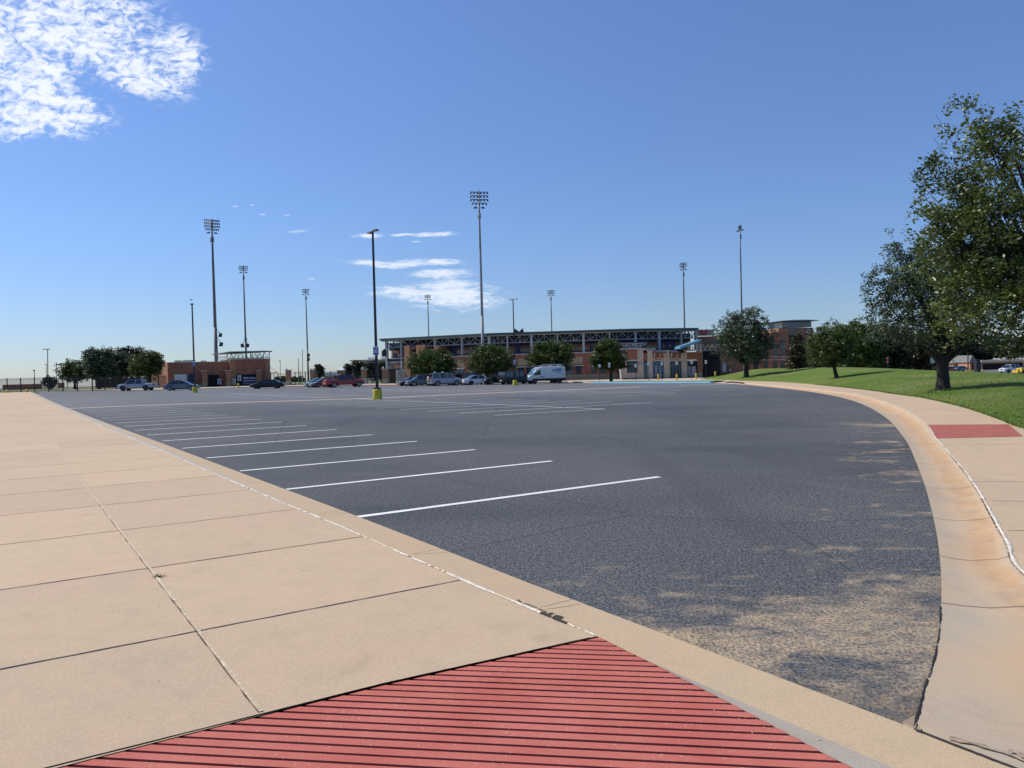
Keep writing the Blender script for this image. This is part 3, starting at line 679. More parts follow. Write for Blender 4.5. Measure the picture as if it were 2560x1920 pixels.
# loose pebbles and grit on the ramp, the slabs and the lot corner
mb = MB(); q = random.Random(31)
def pebble(x, y, z, s):
    pts_ = [Vector((x + math.cos(a) * s * q.uniform(.7, 1.2), y + math.sin(a) * s * q.uniform(.7, 1.2), z)) for a in [2 * math.pi * i / 5 for i in range(5)]]; t_ = Vector((x, y, z + s * .8))
    for i in range(5): mb.face([pts_[i], pts_[(i + 1) % 5], t_])
for i in range(70):
    t = q.random(); u_, w_ = (2.93 - .10 * t + q.gauss(-.07, .05), 3.6 - 1.5 * t); x, y = UW(u_, w_); pebble(x, y, .046, q.uniform(.002, .007))
for i in range(90): x, y = UW(q.uniform(-1, 2.9), q.uniform(3.9, 9)); pebble(x, y, .05, q.uniform(.0015, .004))
for i in range(160):
    x = q.uniform(-.2, 3.2); y = q.uniform(3.4, 7); uq = x * UX + y * UY
    if uq > 3.4 and x < .58 * y - .3: pebble(x, y, .0, q.uniform(.003, .009))
o = mb.build('grit', M['damp']); tag(o, 'loose grit and small pebbles on the ramp and lot corner', 'grit', kind='stuff')
# ------------------------------------------------------------------ trees
def leaf_mesh(name, C, n_per, crad, size, m, parent, seed, flat=.5, drop=.0, squash=.75):
    """leaf-shaped faces scattered in clumps round the centres C"""
    g = np.random.default_rng(seed); K = len(C); n = K * n_per
    cen = np.repeat(C, n_per, axis=0)
    d = g.normal(size=(n, 3)); d /= np.linalg.norm(d, axis=1)[:, None]; r_ = crad * g.random(n) ** .45
    P = cen + d * r_[:, None] * np.array([1, 1, squash]); P[:, 2] -= drop * r_
    a = g.normal(size=(n, 3)); a[:, 2] *= flat; a /= np.linalg.norm(a, axis=1)[:, None]
    b_ = g.normal(size=(n, 3)); b_ -= (b_ * a).sum(1)[:, None] * a; b_ /= np.linalg.norm(b_, axis=1)[:, None]
    s_ = size * (.6 + .8 * g.random(n))[:, None]
    v = np.stack([P - a*s_*.5, P - a*s_*.02 + b_*s_*.27, P + a*s_*.5, P - a*s_*.02 - b_*s_*.27], axis=1).reshape(-1, 3)
    me = bpy.data.meshes.new(name); me.vertices.add(n*4); me.vertices.foreach_set('co', v.astype('f').ravel())
    me.loops.add(n*4); me.loops.foreach_set('vertex_index', np.arange(n*4, dtype='i')); me.polygons.add(n)
    me.polygons.foreach_set('loop_start', np.arange(0, n*4, 4, dtype='i')); me.polygons.foreach_set('loop_total', np.full(n, 4, 'i')); me.update(calc_edges=True)
    o = bpy.data.objects.new(name, me); col.objects.link(o); setm(o, m); return parented(o, parent, True)
def crown_centres(blobs, n, seed, shell=.5, rough=.2):
    g = np.random.default_rng(seed); vol = np.array([b_[3]*b_[4]*b_[5] for b_ in blobs]) ** .8; vol /= vol.sum(); out = []
    for i in g.choice(len(blobs), n, p=vol):
        x, y, z, rx, ry, rz = blobs[i]; d = g.normal(size=3); d /= np.linalg.norm(d); r_ = (shell + (1-shell) * g.random()) if g.random() < .75 else g.random() ** .5
        r_ *= 1 + g.normal() * rough * .5
        out.append((x + d[0]*rx*r_, y + d[1]*ry*r_, z + d[2]*rz*r_))
    return np.array(out)
def tree(name, label, cat, loc, trunk, blobs, nclump, nper, crad, leaf, m, seed, group=None, lean=(0, 0), limbs=9, shell=.5, drop=0.0, twigs=0, rough=.2):
    """trunk = (radius, height to first fork); blobs = ellipsoids (x,y,z,rx,ry,rz) in metres above the base"""
    root = thing(name, label, cat, loc, 0, group); g = random.Random(seed)
    C = crown_centres(blobs, nclump, seed, shell, rough)
    mb = MB(); r0, h0 = trunk; base = Vector((0, 0, -.15)); prev = base; pr_ = r0 * 1.5
    path = []
    secs_ = []
    for i in range(0, 8):
        t = i / 7; q = Vector((lean[0] * t + g.uniform(-.05, .05) * r0, lean[1] * t, -.15 + (h0 + .15) * t)); rr_ = r0 * (1.0 + .55 * math.exp(-t * 7) - .16 * t + (.25 * max(0, t - .75)))
        secs_.append([(q.x + math.cos(a) * rr_ * (1 + .07 * math.sin(3 * a + seed)), q.y + math.sin(a) * rr_, q.z) for a in [2 * math.pi * k / 12 for k in range(12)]]); prev = q
    mb.loft(secs_)
    top = prev
    zs = max(b_[2] + b_[5] * .55 for b_ in blobs)
    idx = [g.randrange(len(C)) for _ in range(limbs)]
    for k, i in enumerate(idx):
        e = Vector(C[i]); mid = top.lerp(e, .45) + Vector((0, 0, abs(e.z - top.z) * .12 + .1))
        mb.tube(top - Vector((0, 0, r0)), mid, r0 * g.uniform(.38, .58), r0 * .28, 6, False); mb.tube(mid, e, r0 * .28, r0 * .07, 5, False)
        for _ in range(4):
            e2 = Vector(C[min(range(len(C)), key=lambda j: (Vector(C[j]) - mid.lerp(e, .5)).length + g.random() * 1.5 * crad)]) if len(C) < 2500 else e
            mb.tube(mid.lerp(e, g.uniform(.1, .8)), e2, r0 * .12, r0 * .035, 4, False)
    for _ in range(twigs):
        e = Vector(C[g.randrange(len(C))]); cc_ = Vector((0, 0, h0)).lerp(e, .72); mb.tube(cc_, e + (e - cc_) * .2, r0 * .05, r0 * .018, 3, False)
    mb.build('trunk', M['bark'], root, True, True)
    leaf_mesh('crown', C, nper, crad, leaf, m, root, seed + 1, drop=drop)
    return root
def ground_loc(px, py, Y): 
    p = at(px, py, Y); return Vector((p.x, p.y, T(p.x, p.y)))
def bl(px, py, wpx, hpx, Y, base, dep=1.0, yo=0.0):
    """ellipsoid whose size and place are read off at distance Y"""
    c_ = at(px, py, Y); s_ = Y / FPX; return (c_.x - base.x, c_.y - base.y + yo, c_.z - base.z, wpx * s_, wpx * s_ * dep, hpx * s_)
# near oak whose trunk stands to the right of the frame
NY = 20.0; p0 = at(2680, 960, NY); nb = Vector((p0.x, p0.y, mound_z(p0.x, p0.y)))
B = [bl(2640, 610, 300, 240, NY, nb), bl(2440, 590, 150, 150, NY, nb, 1.2), bl(2420, 470, 110, 130, NY, nb, 1.2), bl(2410, 330, 55, 70, NY, nb), bl(2480, 370, 90, 100, NY, nb), bl(2330, 430, 55, 40, NY, nb),
     bl(2300, 415, 28, 22, NY, nb), bl(2550, 330, 90, 70, NY, nb), bl(2370, 560, 85, 75, NY, nb), bl(2300, 545, 45, 35, NY, nb), bl(2440, 730, 120, 120, NY, nb, 1.2, -.5), bl(2540, 800, 120, 70, NY, nb, 1.2, -.8), bl(2370, 800, 55, 75, NY, nb), bl(2420, 270, 14, 30, NY, nb), bl(2395, 255, 10, 18, NY, nb), bl(2480, 290, 18, 30, NY, nb), bl(2380, 670, 70, 60, NY, nb), bl(2640, 400, 120, 100, NY, nb), bl(2700, 300, 100, 60, NY, nb), bl(2460, 850, 70, 30, NY, nb, 1, -.6), bl(2510, 878, 70, 20, NY, nb, 1, -.6), bl(2258, 398, 16, 10, NY, nb), bl(2245, 520, 14, 12, NY, nb), bl(2300, 620, 34, 20, NY, nb), bl(2450, 245, 8, 14, NY, nb)]
tree('oak_tree', 'tall dense oak at the right edge, large glossy leaves, trunk outside the frame', 'tree', nb, (.26, 1.7), B, 1750, 27, .245, .098, M['leaf_near'], 21, 'trees on the lawn mound', limbs=30, shell=.3, twigs=420)
# blue-green oak with the thick dark trunk
h = on_mound(2357, 973); TB = h.copy(); TY = TB.y
B = [bl(2330, 740, 135, 120, TY, TB), bl(2235, 735, 62, 95, TY, TB), bl(2200, 760, 45, 60, TY, TB), bl(2420, 750, 130, 120, TY, TB), bl(2270, 680, 70, 70, TY, TB), bl(2240, 620, 32, 35, TY, TB), bl(2320, 650, 60, 50, TY, TB), bl(2190, 700, 30, 30, TY, TB), bl(2262, 820, 100, 60, TY, TB), bl(2175, 800, 32, 18, TY, TB), bl(2350, 850, 60, 45, TY, TB), bl(2155, 742, 12, 6, TY, TB), bl(2430, 850, 80, 40, TY, TB), bl(2220, 585, 8, 18, TY, TB), bl(2170, 690, 16, 10, TY, TB), bl(2180, 850, 20, 16, TY, TB)]
tree('oak_tree', 'blue green oak with a thick dark trunk on the lawn mound', 'tree', TB, (.27, 1.35), B, 1500, 24, .25, .105, M['leaf_blue'], 22, 'trees on the lawn mound', limbs=20, shell=.3, twigs=160)
# small leaning tree on the mound
h = on_mound(2093, 944); SB = h.copy(); SY = SB.y
B = [bl(2075, 865, 58, 45, SY, SB), bl(2080, 830, 42, 28, SY, SB), bl(2040, 870, 30, 32, SY, SB), bl(2112, 868, 30, 40, SY, SB), bl(2075, 890, 60, 26, SY, SB), bl(2075, 855, 66, 46, SY, SB)]
tree('young_oak_tree', 'small round green tree with a leaning trunk on the mound', 'tree', SB, (.16, 1.1), B, 900, 22, .26, .13, M['leaf_mid'], 23, 'trees on the lawn mound', lean=(-.3, 0), shell=.45)
AB_ = ground_loc(1866, 944, 86); h = on_mound(1866, 943); AB_ = h.copy() if h is not None else AB_; AY = AB_.y
B = [bl(1864, 862, 84, 52, AY, AB_), bl(1860, 825, 72, 50, AY, AB_), bl(1865, 812, 52, 36, AY, AB_), bl(1828, 840, 42, 44, AY, AB_), bl(1905, 850, 40, 44, AY, AB_), bl(1880, 780, 26, 14, AY, AB_), bl(1832, 795, 22, 18, AY, AB_), bl(1860, 890, 62, 26, AY, AB_), bl(1935, 818, 10, 4, AY, AB_), bl(1790, 815, 9, 4, AY, AB_)]
tree('oak_tree', 'broad oak with a dark trunk in front of the stadium right end', 'tree', AB_, (.30, 1.9), B, 1350, 20, .33, .2, M['leaf_blue'], 24, 'trees on the lawn mound', shell=.4, twigs=30)
# evergreens behind the mound
def simple_tree(name, label, cat, px, ybase, Y, shape, m, seed, group, trunk=.2, cl=300, leaf=.35, crad=.5, per=18, shell=.5, hb=None, rough=.2):
    b_ = ground_loc(px, ybase, Y); Bq = [bl(x, y, w_, h_, Y, b_) for x, y, w_, h_ in shape]
    low = min(q[2] - q[5] for q in Bq)
    return tree(name, label, cat, b_, (trunk, hb or max(.8, low + .8)), Bq, cl, per, crad, leaf, m, seed, group, limbs=7, shell=shell, rough=rough)
GB = 'dark evergreens behind the mound'
simple_tree('pine_tree', 'brownish bushy pine between the stadium tower and the small round tree', 'tree', 1994, 925, 100, [(1992, 880, 24, 42), (1996, 858, 15, 22), (1985, 900, 20, 28), (2008, 895, 16, 30)], M['leaf_brown'], 31, GB, cl=300, leaf=.26)
for i, (px, sh, m_, lb) in enumerate([(2152, [(2150, 868, 54, 62), (2140, 840, 40, 38), (2170, 895, 48, 45), (2120, 890, 40, 35)], 'leaf_mid', 'dark green tree directly right of the small round tree'),
        (2215, [(2215, 878, 56, 60), (2205, 850, 46, 44), (2240, 900, 40, 36)], 'leaf_dark', 'dark tree behind the red and white banner post'),
        (2290, [(2290, 882, 54, 52), (2285, 860, 44, 42), (2320, 900, 36, 34)], 'leaf_brown', 'brown tinged evergreen behind the round back-turned sign'),
        (2065, [(2068, 885, 45, 45)], 'leaf_dark', 'dark low tree behind the small leaning tree')]):
    simple_tree('evergreen_tree', lb, 'tree', px, 925, 112 + 4 * i, sh, M[m_], 32 + i, GB, cl=900, leaf=.34, crad=.6, per=20)
for i, (px, y0, w_, h_) in enumerate([(2455, 880, 40, 22), (2520, 868, 50, 30), (2590, 866, 50, 34), (2400, 872, 34, 24)]):
    simple_tree('distant_tree', ['grey green tree behind the far tan house', 'far tree above the carport by the white pickup', 'far tree at the right frame edge', 'far tree left of the grey roofed house'][i], 'tree', px, 905, 230, [(px, y0, w_, h_)], M['leaf_dark'], 40 + i, 'trees beyond the far car park', cl=200, leaf=.8, crad=1.3)
# round trees in front of the stadium
GF = 'round trees in front of the stadium'
for i, (px, sh, tr, lb) in enumerate([
    (1072, [(1078, 905, 66, 32), (1075, 893, 48, 24), (1112, 910, 34, 26), (1042, 912, 30, 24), (1078, 920, 58, 18)], .2, 'leftmost round tree, over the grey and dark cars'),
    (1218, [(1226, 898, 62, 40), (1220, 880, 44, 22), (1264, 908, 28, 26), (1190, 908, 26, 26), (1228, 920, 54, 18)], .2, 'round tree over the white sedan, left of the blue signed lamp post'),
    (1378, [(1382, 888, 54, 38), (1375, 868, 38, 18), (1412, 880, 24, 26), (1338, 908, 24, 24), (1350, 885, 30, 30), (1390, 915, 44, 16)], .2, 'round tree standing behind the white van'),
    (1528, [(1522, 888, 42, 36), (1518, 866, 34, 18), (1545, 905, 24, 20), (1494, 902, 22, 18), (1562, 916, 14, 5), (1520, 908, 34, 14)], .22, 'loose green tree by the pale entrance block, behind the small sign posts')]):
    Yt = 121 if i < 3 else 116
    simple_tree('shade_tree', lb, 'tree', px, 950, Yt, sh, M['leaf_mid'], 50 + i, GF, trunk=tr, cl=820, leaf=.25, crad=.42, per=22, hb=1.7)
# left group
GL = 'trees beyond the left fence'
for i, (px, sh, m_, lb) in enumerate([
    (188, [(188, 930, 38, 24), (182, 916, 26, 16), (168, 935, 18, 14), (212, 928, 24, 22)], 'leaf_mid', 'low wide tree at the left end of the tree group'),
    (248, [(245, 915, 40, 34), (230, 888, 24, 22), (266, 882, 16, 18), (255, 932, 38, 20)], 'leaf_blue', 'forked tree third in from the left with its trunk in the open'),
    (300, [(295, 918, 40, 34), (300, 898, 28, 22)], 'leaf_blue', 'shadowed middle tree left of the parked silver pickup'),
    (330, [(328, 898, 38, 30), (315, 880, 26, 14), (345, 885, 24, 16), (350, 912, 24, 26), (330, 925, 34, 22)], 'leaf_dark', 'tall dark evergreen behind the yellow green tree'),
    (376, [(370, 915, 34, 30), (375, 892, 20, 14), (392, 908, 20, 26), (350, 920, 24, 24)], 'leaf_olive', 'yellow green tree beside the brick building corner')]):
    simple_tree('field_tree', lb, 'tree', px, 970, [150, 146, 152, 165, 140][i], sh, M[m_], 60 + i, GL, trunk=.25, cl=760, leaf=.32, crad=.5, per=22, shell=.3, hb=2.4, rough=.35)
simple_tree('round_shrub', 'dark round shrub behind the left fence', 'shrub', 124, 972, 165, [(124, 956, 19, 15), (118, 950, 12, 9)], M['leaf_dark'], 70, None, trunk=.1, cl=160, leaf=.3, crad=.4, hb=.4)
for i, (px, sh, Yt, lb) in enumerate([(798, [(798, 930, 14, 16), (796, 918, 9, 8)], 190, 'lone dark conifer right of the second gate pillar'),
    (868, [(868, 935, 14, 22), (870, 918, 7, 8)], 172, 'dark conifer beside the kiosk with the white pyramid roof'),
    (895, [(895, 925, 20, 26), (892, 910, 12, 10)], 176, 'tallest dark conifer behind the red pickup'),
    (932, [(932, 930, 20, 26), (928, 914, 12, 10)], 178, 'dark conifer just left of the B5 lamp post'),
    (958, [(958, 915, 10, 14), (955, 935, 12, 20)], 182, 'dark conifer hanging over the stadium left corner')]):
    simple_tree('conifer_tree', lb, 'tree', px, 955, Yt, sh, M['leaf_dark'], 80 + i, 'dark conifers behind the gate pillars', cl=240, leaf=.3, crad=.45, hb=1.0)
for i, (px, w_, lb) in enumerate([(698, 12, 'low far shrub by the brick building awning'), (706, 10, 'second low far shrub left of the first gate pillar'), (736, 12, 'far shrub left of the white mast'), (752, 10, 'far shrub right of the white mast')]):
    simple_tree('hedge_shrub', lb, 'shrub', px, 958, 230, [(px, 950, w_, 8)], M['leaf_mid'], 90 + i, 'shrubs on the far field', cl=60, leaf=.5, crad=.6, hb=.4)
# weed in the joint
wr = thing('weed', 'small dry weed growing from the long sidewalk joint', 'weed', (*UW(.965, 6.95), .045)); mb = MB()
for i in range(46):
    a = rnd.uniform(0, 6.28); l = rnd.uniform(.02, .085); b_ = Vector((rnd.uniform(-.03, .03), rnd.uniform(-.02, .02), 0)); e = b_ + Vector((math.cos(a)*l, math.sin(a)*l, rnd.uniform(.005, .05))); n_ = Vector((-math.sin(a), math.cos(a), 0)) * .004
    mb.face([b_ - n_, b_ + n_, e])
mb.build('leaves', M['leaf_olive'], wr, True)
# ------------------------------------------------------------------ light towers, lamp posts, poles
def floodlight_proto():
    mb = MB(); mb.lathe([(.10, .42), (.13, .38), (.20, .22), (.36, .02), (.38, -.04)], 0, 0, 12); mb.tube((0, 0, .42), (0, 0, .62), .05, .05, 6)
    return mb
def light_tower(px_b, px_t, y_t, Y, rows, wpx, yaw, label, lsize, m='steel_tower', speakers=None, r0=.34, ybase=None):
    top = at(px_t, y_t, Y); zb = T(top.x, Y); X = top.x
    root = thing('light_tower', label, 'light tower', (X, Y, zb), yaw, 'stadium light towers'); H = top.z - zb
    mb = MB(); mb.tube((0, 0, -.2), (0, 0, H * .35), r0, r0 * .75, 12, True); mb.tube((0, 0, H * .35), (0, 0, H * .7), r0 * .75, r0 * .55, 12, False); mb.tube((0, 0, H * .7), (0, 0, H + .1), r0 * .55, r0 * .36, 12, True)
    mb.box(-r0 * .8, r0 * .8, r0 * .25, r0 * .8, H - rows_h(rows, wpx, Y) - 2.2, H - rows_h(rows, wpx, Y) - 1.2)
    mb.build('pole', M[m], root, True, True)
    W = wpx * Y / FPX; dz = W * .205
    for k, n in enumerate(rows):
        z = H - k * dz - .1; mb = MB(); ww = W * (1.0 if n == max(rows) else n / max(rows)); mb.bar((-ww / 2, 0, z), (ww / 2, 0, z), .09 * lsize, .12 * lsize)
        arm = mb.build('crossarm', M['lamp_dark'], root, True)
        for i in range(n):
            x = -ww / 2 + ww * i / (n - 1); s_ = min(lsize * .98, W * .135)
            lm = MB(); tilt = -.5; prof = [(.11, .0), (.15, -.07), (.24, -.28), (.42, -.52), (.44, -.58), (.40, -.57)]
            q = MB(); q.lathe([(r_ * s_, z_ * s_) for r_, z_ in prof], 0, 0, 10)
            rm = Matrix.Rotation(R(-28), 4, 'X') @ Matrix.Rotation(R((x / ww) * 34), 4, 'Y')
            lm.v = [tuple(rm @ Vector(v_) + Vector((x, -.12, z - .08))) for v_ in q.v]; lm.f = q.f
            lm.build('floodlight', M['lamp_dark'], root, True)
    mb = MB(); mb.bar((0, 0, H - len(rows) * dz - .25), (0, 0, H + .15), .16 * lsize); mb.build('crossarm_post', M['lamp_dark'], root, True)
    for sx_ in (-1, 1):
        mb = MB(); z = H - len(rows) * dz - .25 * lsize; mb.lathe([(.08, z + .2), (.3 * lsize, z), (.3 * lsize, z - .1)], sx_ * .6 * lsize, 0, 8); mb.bar((0, 0, z + .15), (sx_ * .6 * lsize, 0, z + .15), .06); mb.build('downlight', M['lamp_dark'], root, True)
    for (dxp, yp, s_) in (speakers or []):
        p = at(px_b + dxp, yp, Y); x = p.x - X; z = p.z - zb; inv = Matrix.Rotation(-yaw, 3, 'Z'); v0 = inv @ Vector((x, 0, 0)); sg = 1 if dxp > 0 else -1
        mb = MB(); a = v0 + Vector((0, 0, z)); w_ = .42 * s_; n0 = len(mb.v)
        mb.hexa([a + inv @ Vector((cx * w_ * (.8 if cz > 0 else 1), cy * w_ * .8, cz * w_ * 1.25)) + inv @ Vector((.1 * sg * cz, 0, 0)) for cz in (-1, 1) for cx, cy in ((-1, -1), (1, -1), (1, 1), (-1, 1))])
        sp_ = mb.build('speaker', M['black'], root, True)
        mb = MB(); mb.bar((0, 0, z + 2.4 * s_), a + Vector((0, 0, w_ * 1.2)), .08); mb.bar((0, 0, z + .9 * s_), a + Vector((0, 0, w_ * 1.2)), .06); mb.build('bracket', M['black'], sp_, True)
    return root
def rows_h(rows, wpx, Y): return len(rows) * wpx * Y / FPX * .205
light_tower(540, 529, 549, 166, [8, 8, 8, 7], 36, R(28), 'tall light tower rising behind the brick building, lamps in four tilted rows', 1.25, speakers=[(11, 838, .75), (13, 861, .8)], r0=.45)
light_tower(612, 608, 665, 214, [6, 6, 5], 22, R(12), 'light tower seen through the open roof truss of the brick building', 1.25, speakers=[(-6, 864, .95), (7, 864, .95), (4, 848, .4)], r0=.34)
light_tower(767, 764, 723, 270, [5, 5, 4], 17, R(8), 'light tower standing between the gate pillars, right of the white mast', 1.5, speakers=[(4, 888, 1.1), (4, 898, 1.1)], r0=.34)
light_tower(1204, 1197, 479, 139, [6, 6, 6, 5], 44, R(8), 'tallest light tower in front of the stadium roof', 1.15, 'steel_mid', r0=.34)
light_tower(1071, 1069, 737, 310, [5, 5, 5], 15, R(0), 'small light tower behind the stadium, left of the tallest one', 1.6)
light_tower(1380, 1377, 726, 305, [5, 5, 5], 17, R(4), 'small light tower behind the middle of the stadium roof', 1.6)
light_tower(1711, 1708, 657, 235, [6, 6, 6, 4], 18, R(-38), 'light tower behind the right part of the stadium roof', 1.3)
light_tower(1853, 1850, 564, 178, [5, 5, 5, 5], 11, R(-66), 'light tower seen edge on above the broad oak', 1.2, r0=.27)

def sign_marks(kind, z, root, w_):
    pass
def lamp_post(px, ybase, Y, H, label, sgn, armyaw, hb=.72):
    g_ = at(px, ybase, Y); X = g_.x; zb = T(X, Y); root = thing('parking_lamp_post', label, 'lamp post', (X, Y, zb), 0, 'lamp posts in the car park')
    mb = MB(); prof = [(.30, -.05), (.305, .05), (.305, hb - .10), (.29, hb - .03), (.25, hb)]; mb.lathe(prof, 0, 0, 24); mb.build('concrete_base', M['yellow'], root, True, True)
    mb = MB(); mb.box(-.22, .22, -.22, .22, hb, hb + .09); mb.build('base_plate', M['black'], root, True)
    mb = MB(); q = [(-1, -1), (1, -1), (1, 1), (-1, 1)]; r0, r1 = .088, .062
    mb.loft([[(cx * r0, cy * r0, hb + .08) for cx, cy in q], [(cx * r1, cy * r1, H) for cx, cy in q]]); mb.build('pole', M['black'], root, True)
    for sg in (-1, 1):
        ca, sa = math.cos(armyaw) * sg, math.sin(armyaw) * sg
        mb = MB(); z = H - .02; secs_ = []
        for t, wd, th in ((.08, .05, .05), (.2, .14, .07), (.45, .2, .09), (.75, .17, .07), (.86, .08, .04)):
            c_ = Vector((ca * t, sa * t, z)); n_ = Vector((-sa, ca, 0)); secs_.append([c_ - n_ * wd - Vector((0, 0, th / 2)), c_ + n_ * wd - Vector((0, 0, th / 2)), c_ + n_ * wd * .8 + Vector((0, 0, th / 2)), c_ - n_ * wd * .8 + Vector((0, 0, th / 2))])
        mb.loft(secs_); ln = mb.build('lamp_head', M['lamp_dark'], root, True)
        mb = MB(); c_ = Vector((ca * .48, sa * .48, z - .055)); n_ = Vector((-sa, ca, 0)); d_ = Vector((ca, sa, 0)); mb.hexa([c_ + n_ * a_ * .13 + d_ * b_ * .2 + Vector((0, 0, zz)) for zz in (-.006, .006) for a_, b_ in ((-1, -1), (1, -1), (1, 1), (-1, 1))]); mb.build('lens', M['lamp_face'], ln, True)
    zs, hs, wsn = sgn[0], .58, .345
    mb = MB(); mb.box(-wsn / 2 * 1.06, wsn / 2 * 1.06, -.125, -.105, zs - hs * .03, zs + hs * 1.0); s_o = mb.build('sign_panel', M['sign_white'], root, True)
    mb = MB(); mb.box(-wsn / 2, wsn / 2, -.132, -.126, zs + hs * .02, zs + hs * .84); mb.build('sign_field', M['sign_blue'], s_o, True)
    if sgn[1]:
        text_mesh('sign_text', sgn[1], .37 if len(sgn[1]) > 1 else .46, M['sign_white'], Matrix.Translation((0, -.134, zs + hs * .43)) @ Matrix.Rotation(R(90), 4, 'X'), s_o, .004, True, .70 if len(sgn[1]) > 1 else 1)
    return root
lamp_post(944, 999, 52.3, 11.35, 'nearest lamp post on a yellow base carrying the blue B5 sign', (3.02, 'B5'), R(-60))
lamp_post(487.5, 979, 98, 11.2, 'lamp post on a yellow base in front of the dark grey sedan at left', (3.35, '7'), R(-66))
lamp_post(1288, 964, 101.5, 11.3, 'lamp post on a yellow base between the black cars and the white van', (2.75, 'F'), R(-50))
def mast(name, px, yt, Y, r_, label, cat, mt='steel_tower', top=None, yb=None, group=None, pxt=None):
    p = at(px, 950, Y); zb = T(p.x, Y) - .1; tp = at(px if pxt is None else pxt, yt, Y); root = thing(name, label, cat, (p.x, Y, zb), 0, group); mb = MB(); mb.tube((0, 0, 0), (tp.x - p.x, 0, tp.z - zb), r_, r_ * .7, 8); mb.build('pole', M[mt], root, True)
    if top: 
        mb = MB(); H = tp.z - zb; w_ = top * Y / FPX; mb.bar((-w_ / 2, 0, H), (w_ / 2, 0, H), .35, .3); mb.build('lamp_bar', M['lamp_dark'], root, True)
    return root
GM = 'distant poles on the far left field'
mast('field_light_pole', 119, 873, 330, .22, 'far field light pole with a long lamp bar, above the round shrub', 'light pole', 'steel_tower', 17, group=GM)
mast('far_lamp_post', 86, 926, 220, .12, 'short far lamp post behind the left fence', 'lamp post', 'steel_tower', 4, group=GM)
mast('far_lamp_post', 116, 911, 320, .12, 'thin far pole just left of the long-barred field light', 'lamp post', 'steel_tower', 3, group=GM)
mast('flag_pole', 141, 907, 260, .14, 'bare grey pole right of the round shrub', 'pole', 'steel_mid', group=GM)
mast('flag_pole', 168, 894, 260, .14, 'bare grey pole rising from the low wide tree', 'pole', 'steel_mid', group=GM)
mast('field_light_pole', 408, 888, 300, .2, 'far light pole with lamps above the brick building left corner', 'light pole', 'steel_tower', 8, group=GM)
mast('goal_post', 746, 896, 175, .10, 'thin white post right of the gate pillar with a striped pad', 'goal post', 'steel_mid')
mast('flag_pole', 756, 873, 178, .10, 'tall thin pale pole between the gate pillars', 'pole', 'steel')
mast('far_lamp_post', 701, 903, 250, .10, 'thin far lamp post left of the first gate pillar', 'lamp post', 'steel_mid', 3)
# ------------------------------------------------------------------ vehicles
def wheel_parts(root, x, y, r_, side, rimm, wd=.22):
    mb = MB(); prof = [(r_ * .62, 0), (r_ * .95, 0), (r_, .03), (r_, wd - .03), (r_ * .95, wd), (r_ * .3, wd)]
    q = MB(); q.lathe(prof, 0, 0, 20); rm = Matrix.Translation((x, y, r_)) @ Matrix.Rotation(R(90) * side, 4, 'X') @ Matrix.Translation((0, 0, 0))
    mb.v = [tuple(rm @ Vector((v_[0], v_[1], v_[2] - wd / 2 if True else 0))) for v_ in q.v]; mb.f = q.f
    t = mb.build('wheel', M['rubber'], root, True, True)
    q = MB(); yo = y + side * (wd / 2 + .012)
    for i in range(5):
        a = 2 * math.pi * i / 5 + .3; q.bar((x + math.cos(a) * r_ * .1, yo, r_ + math.sin(a) * r_ * .1), (x + math.cos(a) * r_ * .6, yo, r_ + math.sin(a) * r_ * .6), r_ * .2, .02, up=(0, 1, 0))
    k = 18
    for i in range(k):
        a0, a1 = 2 * math.pi * i / k, 2 * math.pi * (i + 1) / k
        q.face([(x + math.cos(a) * rr_, yo, r_ + math.sin(a) * rr_) for a, rr_ in ((a0, r_ * .54), (a1, r_ * .54), (a1, r_ * .66), (a0, r_ * .66))])
    q.build('rim', M[rimm], t, True)
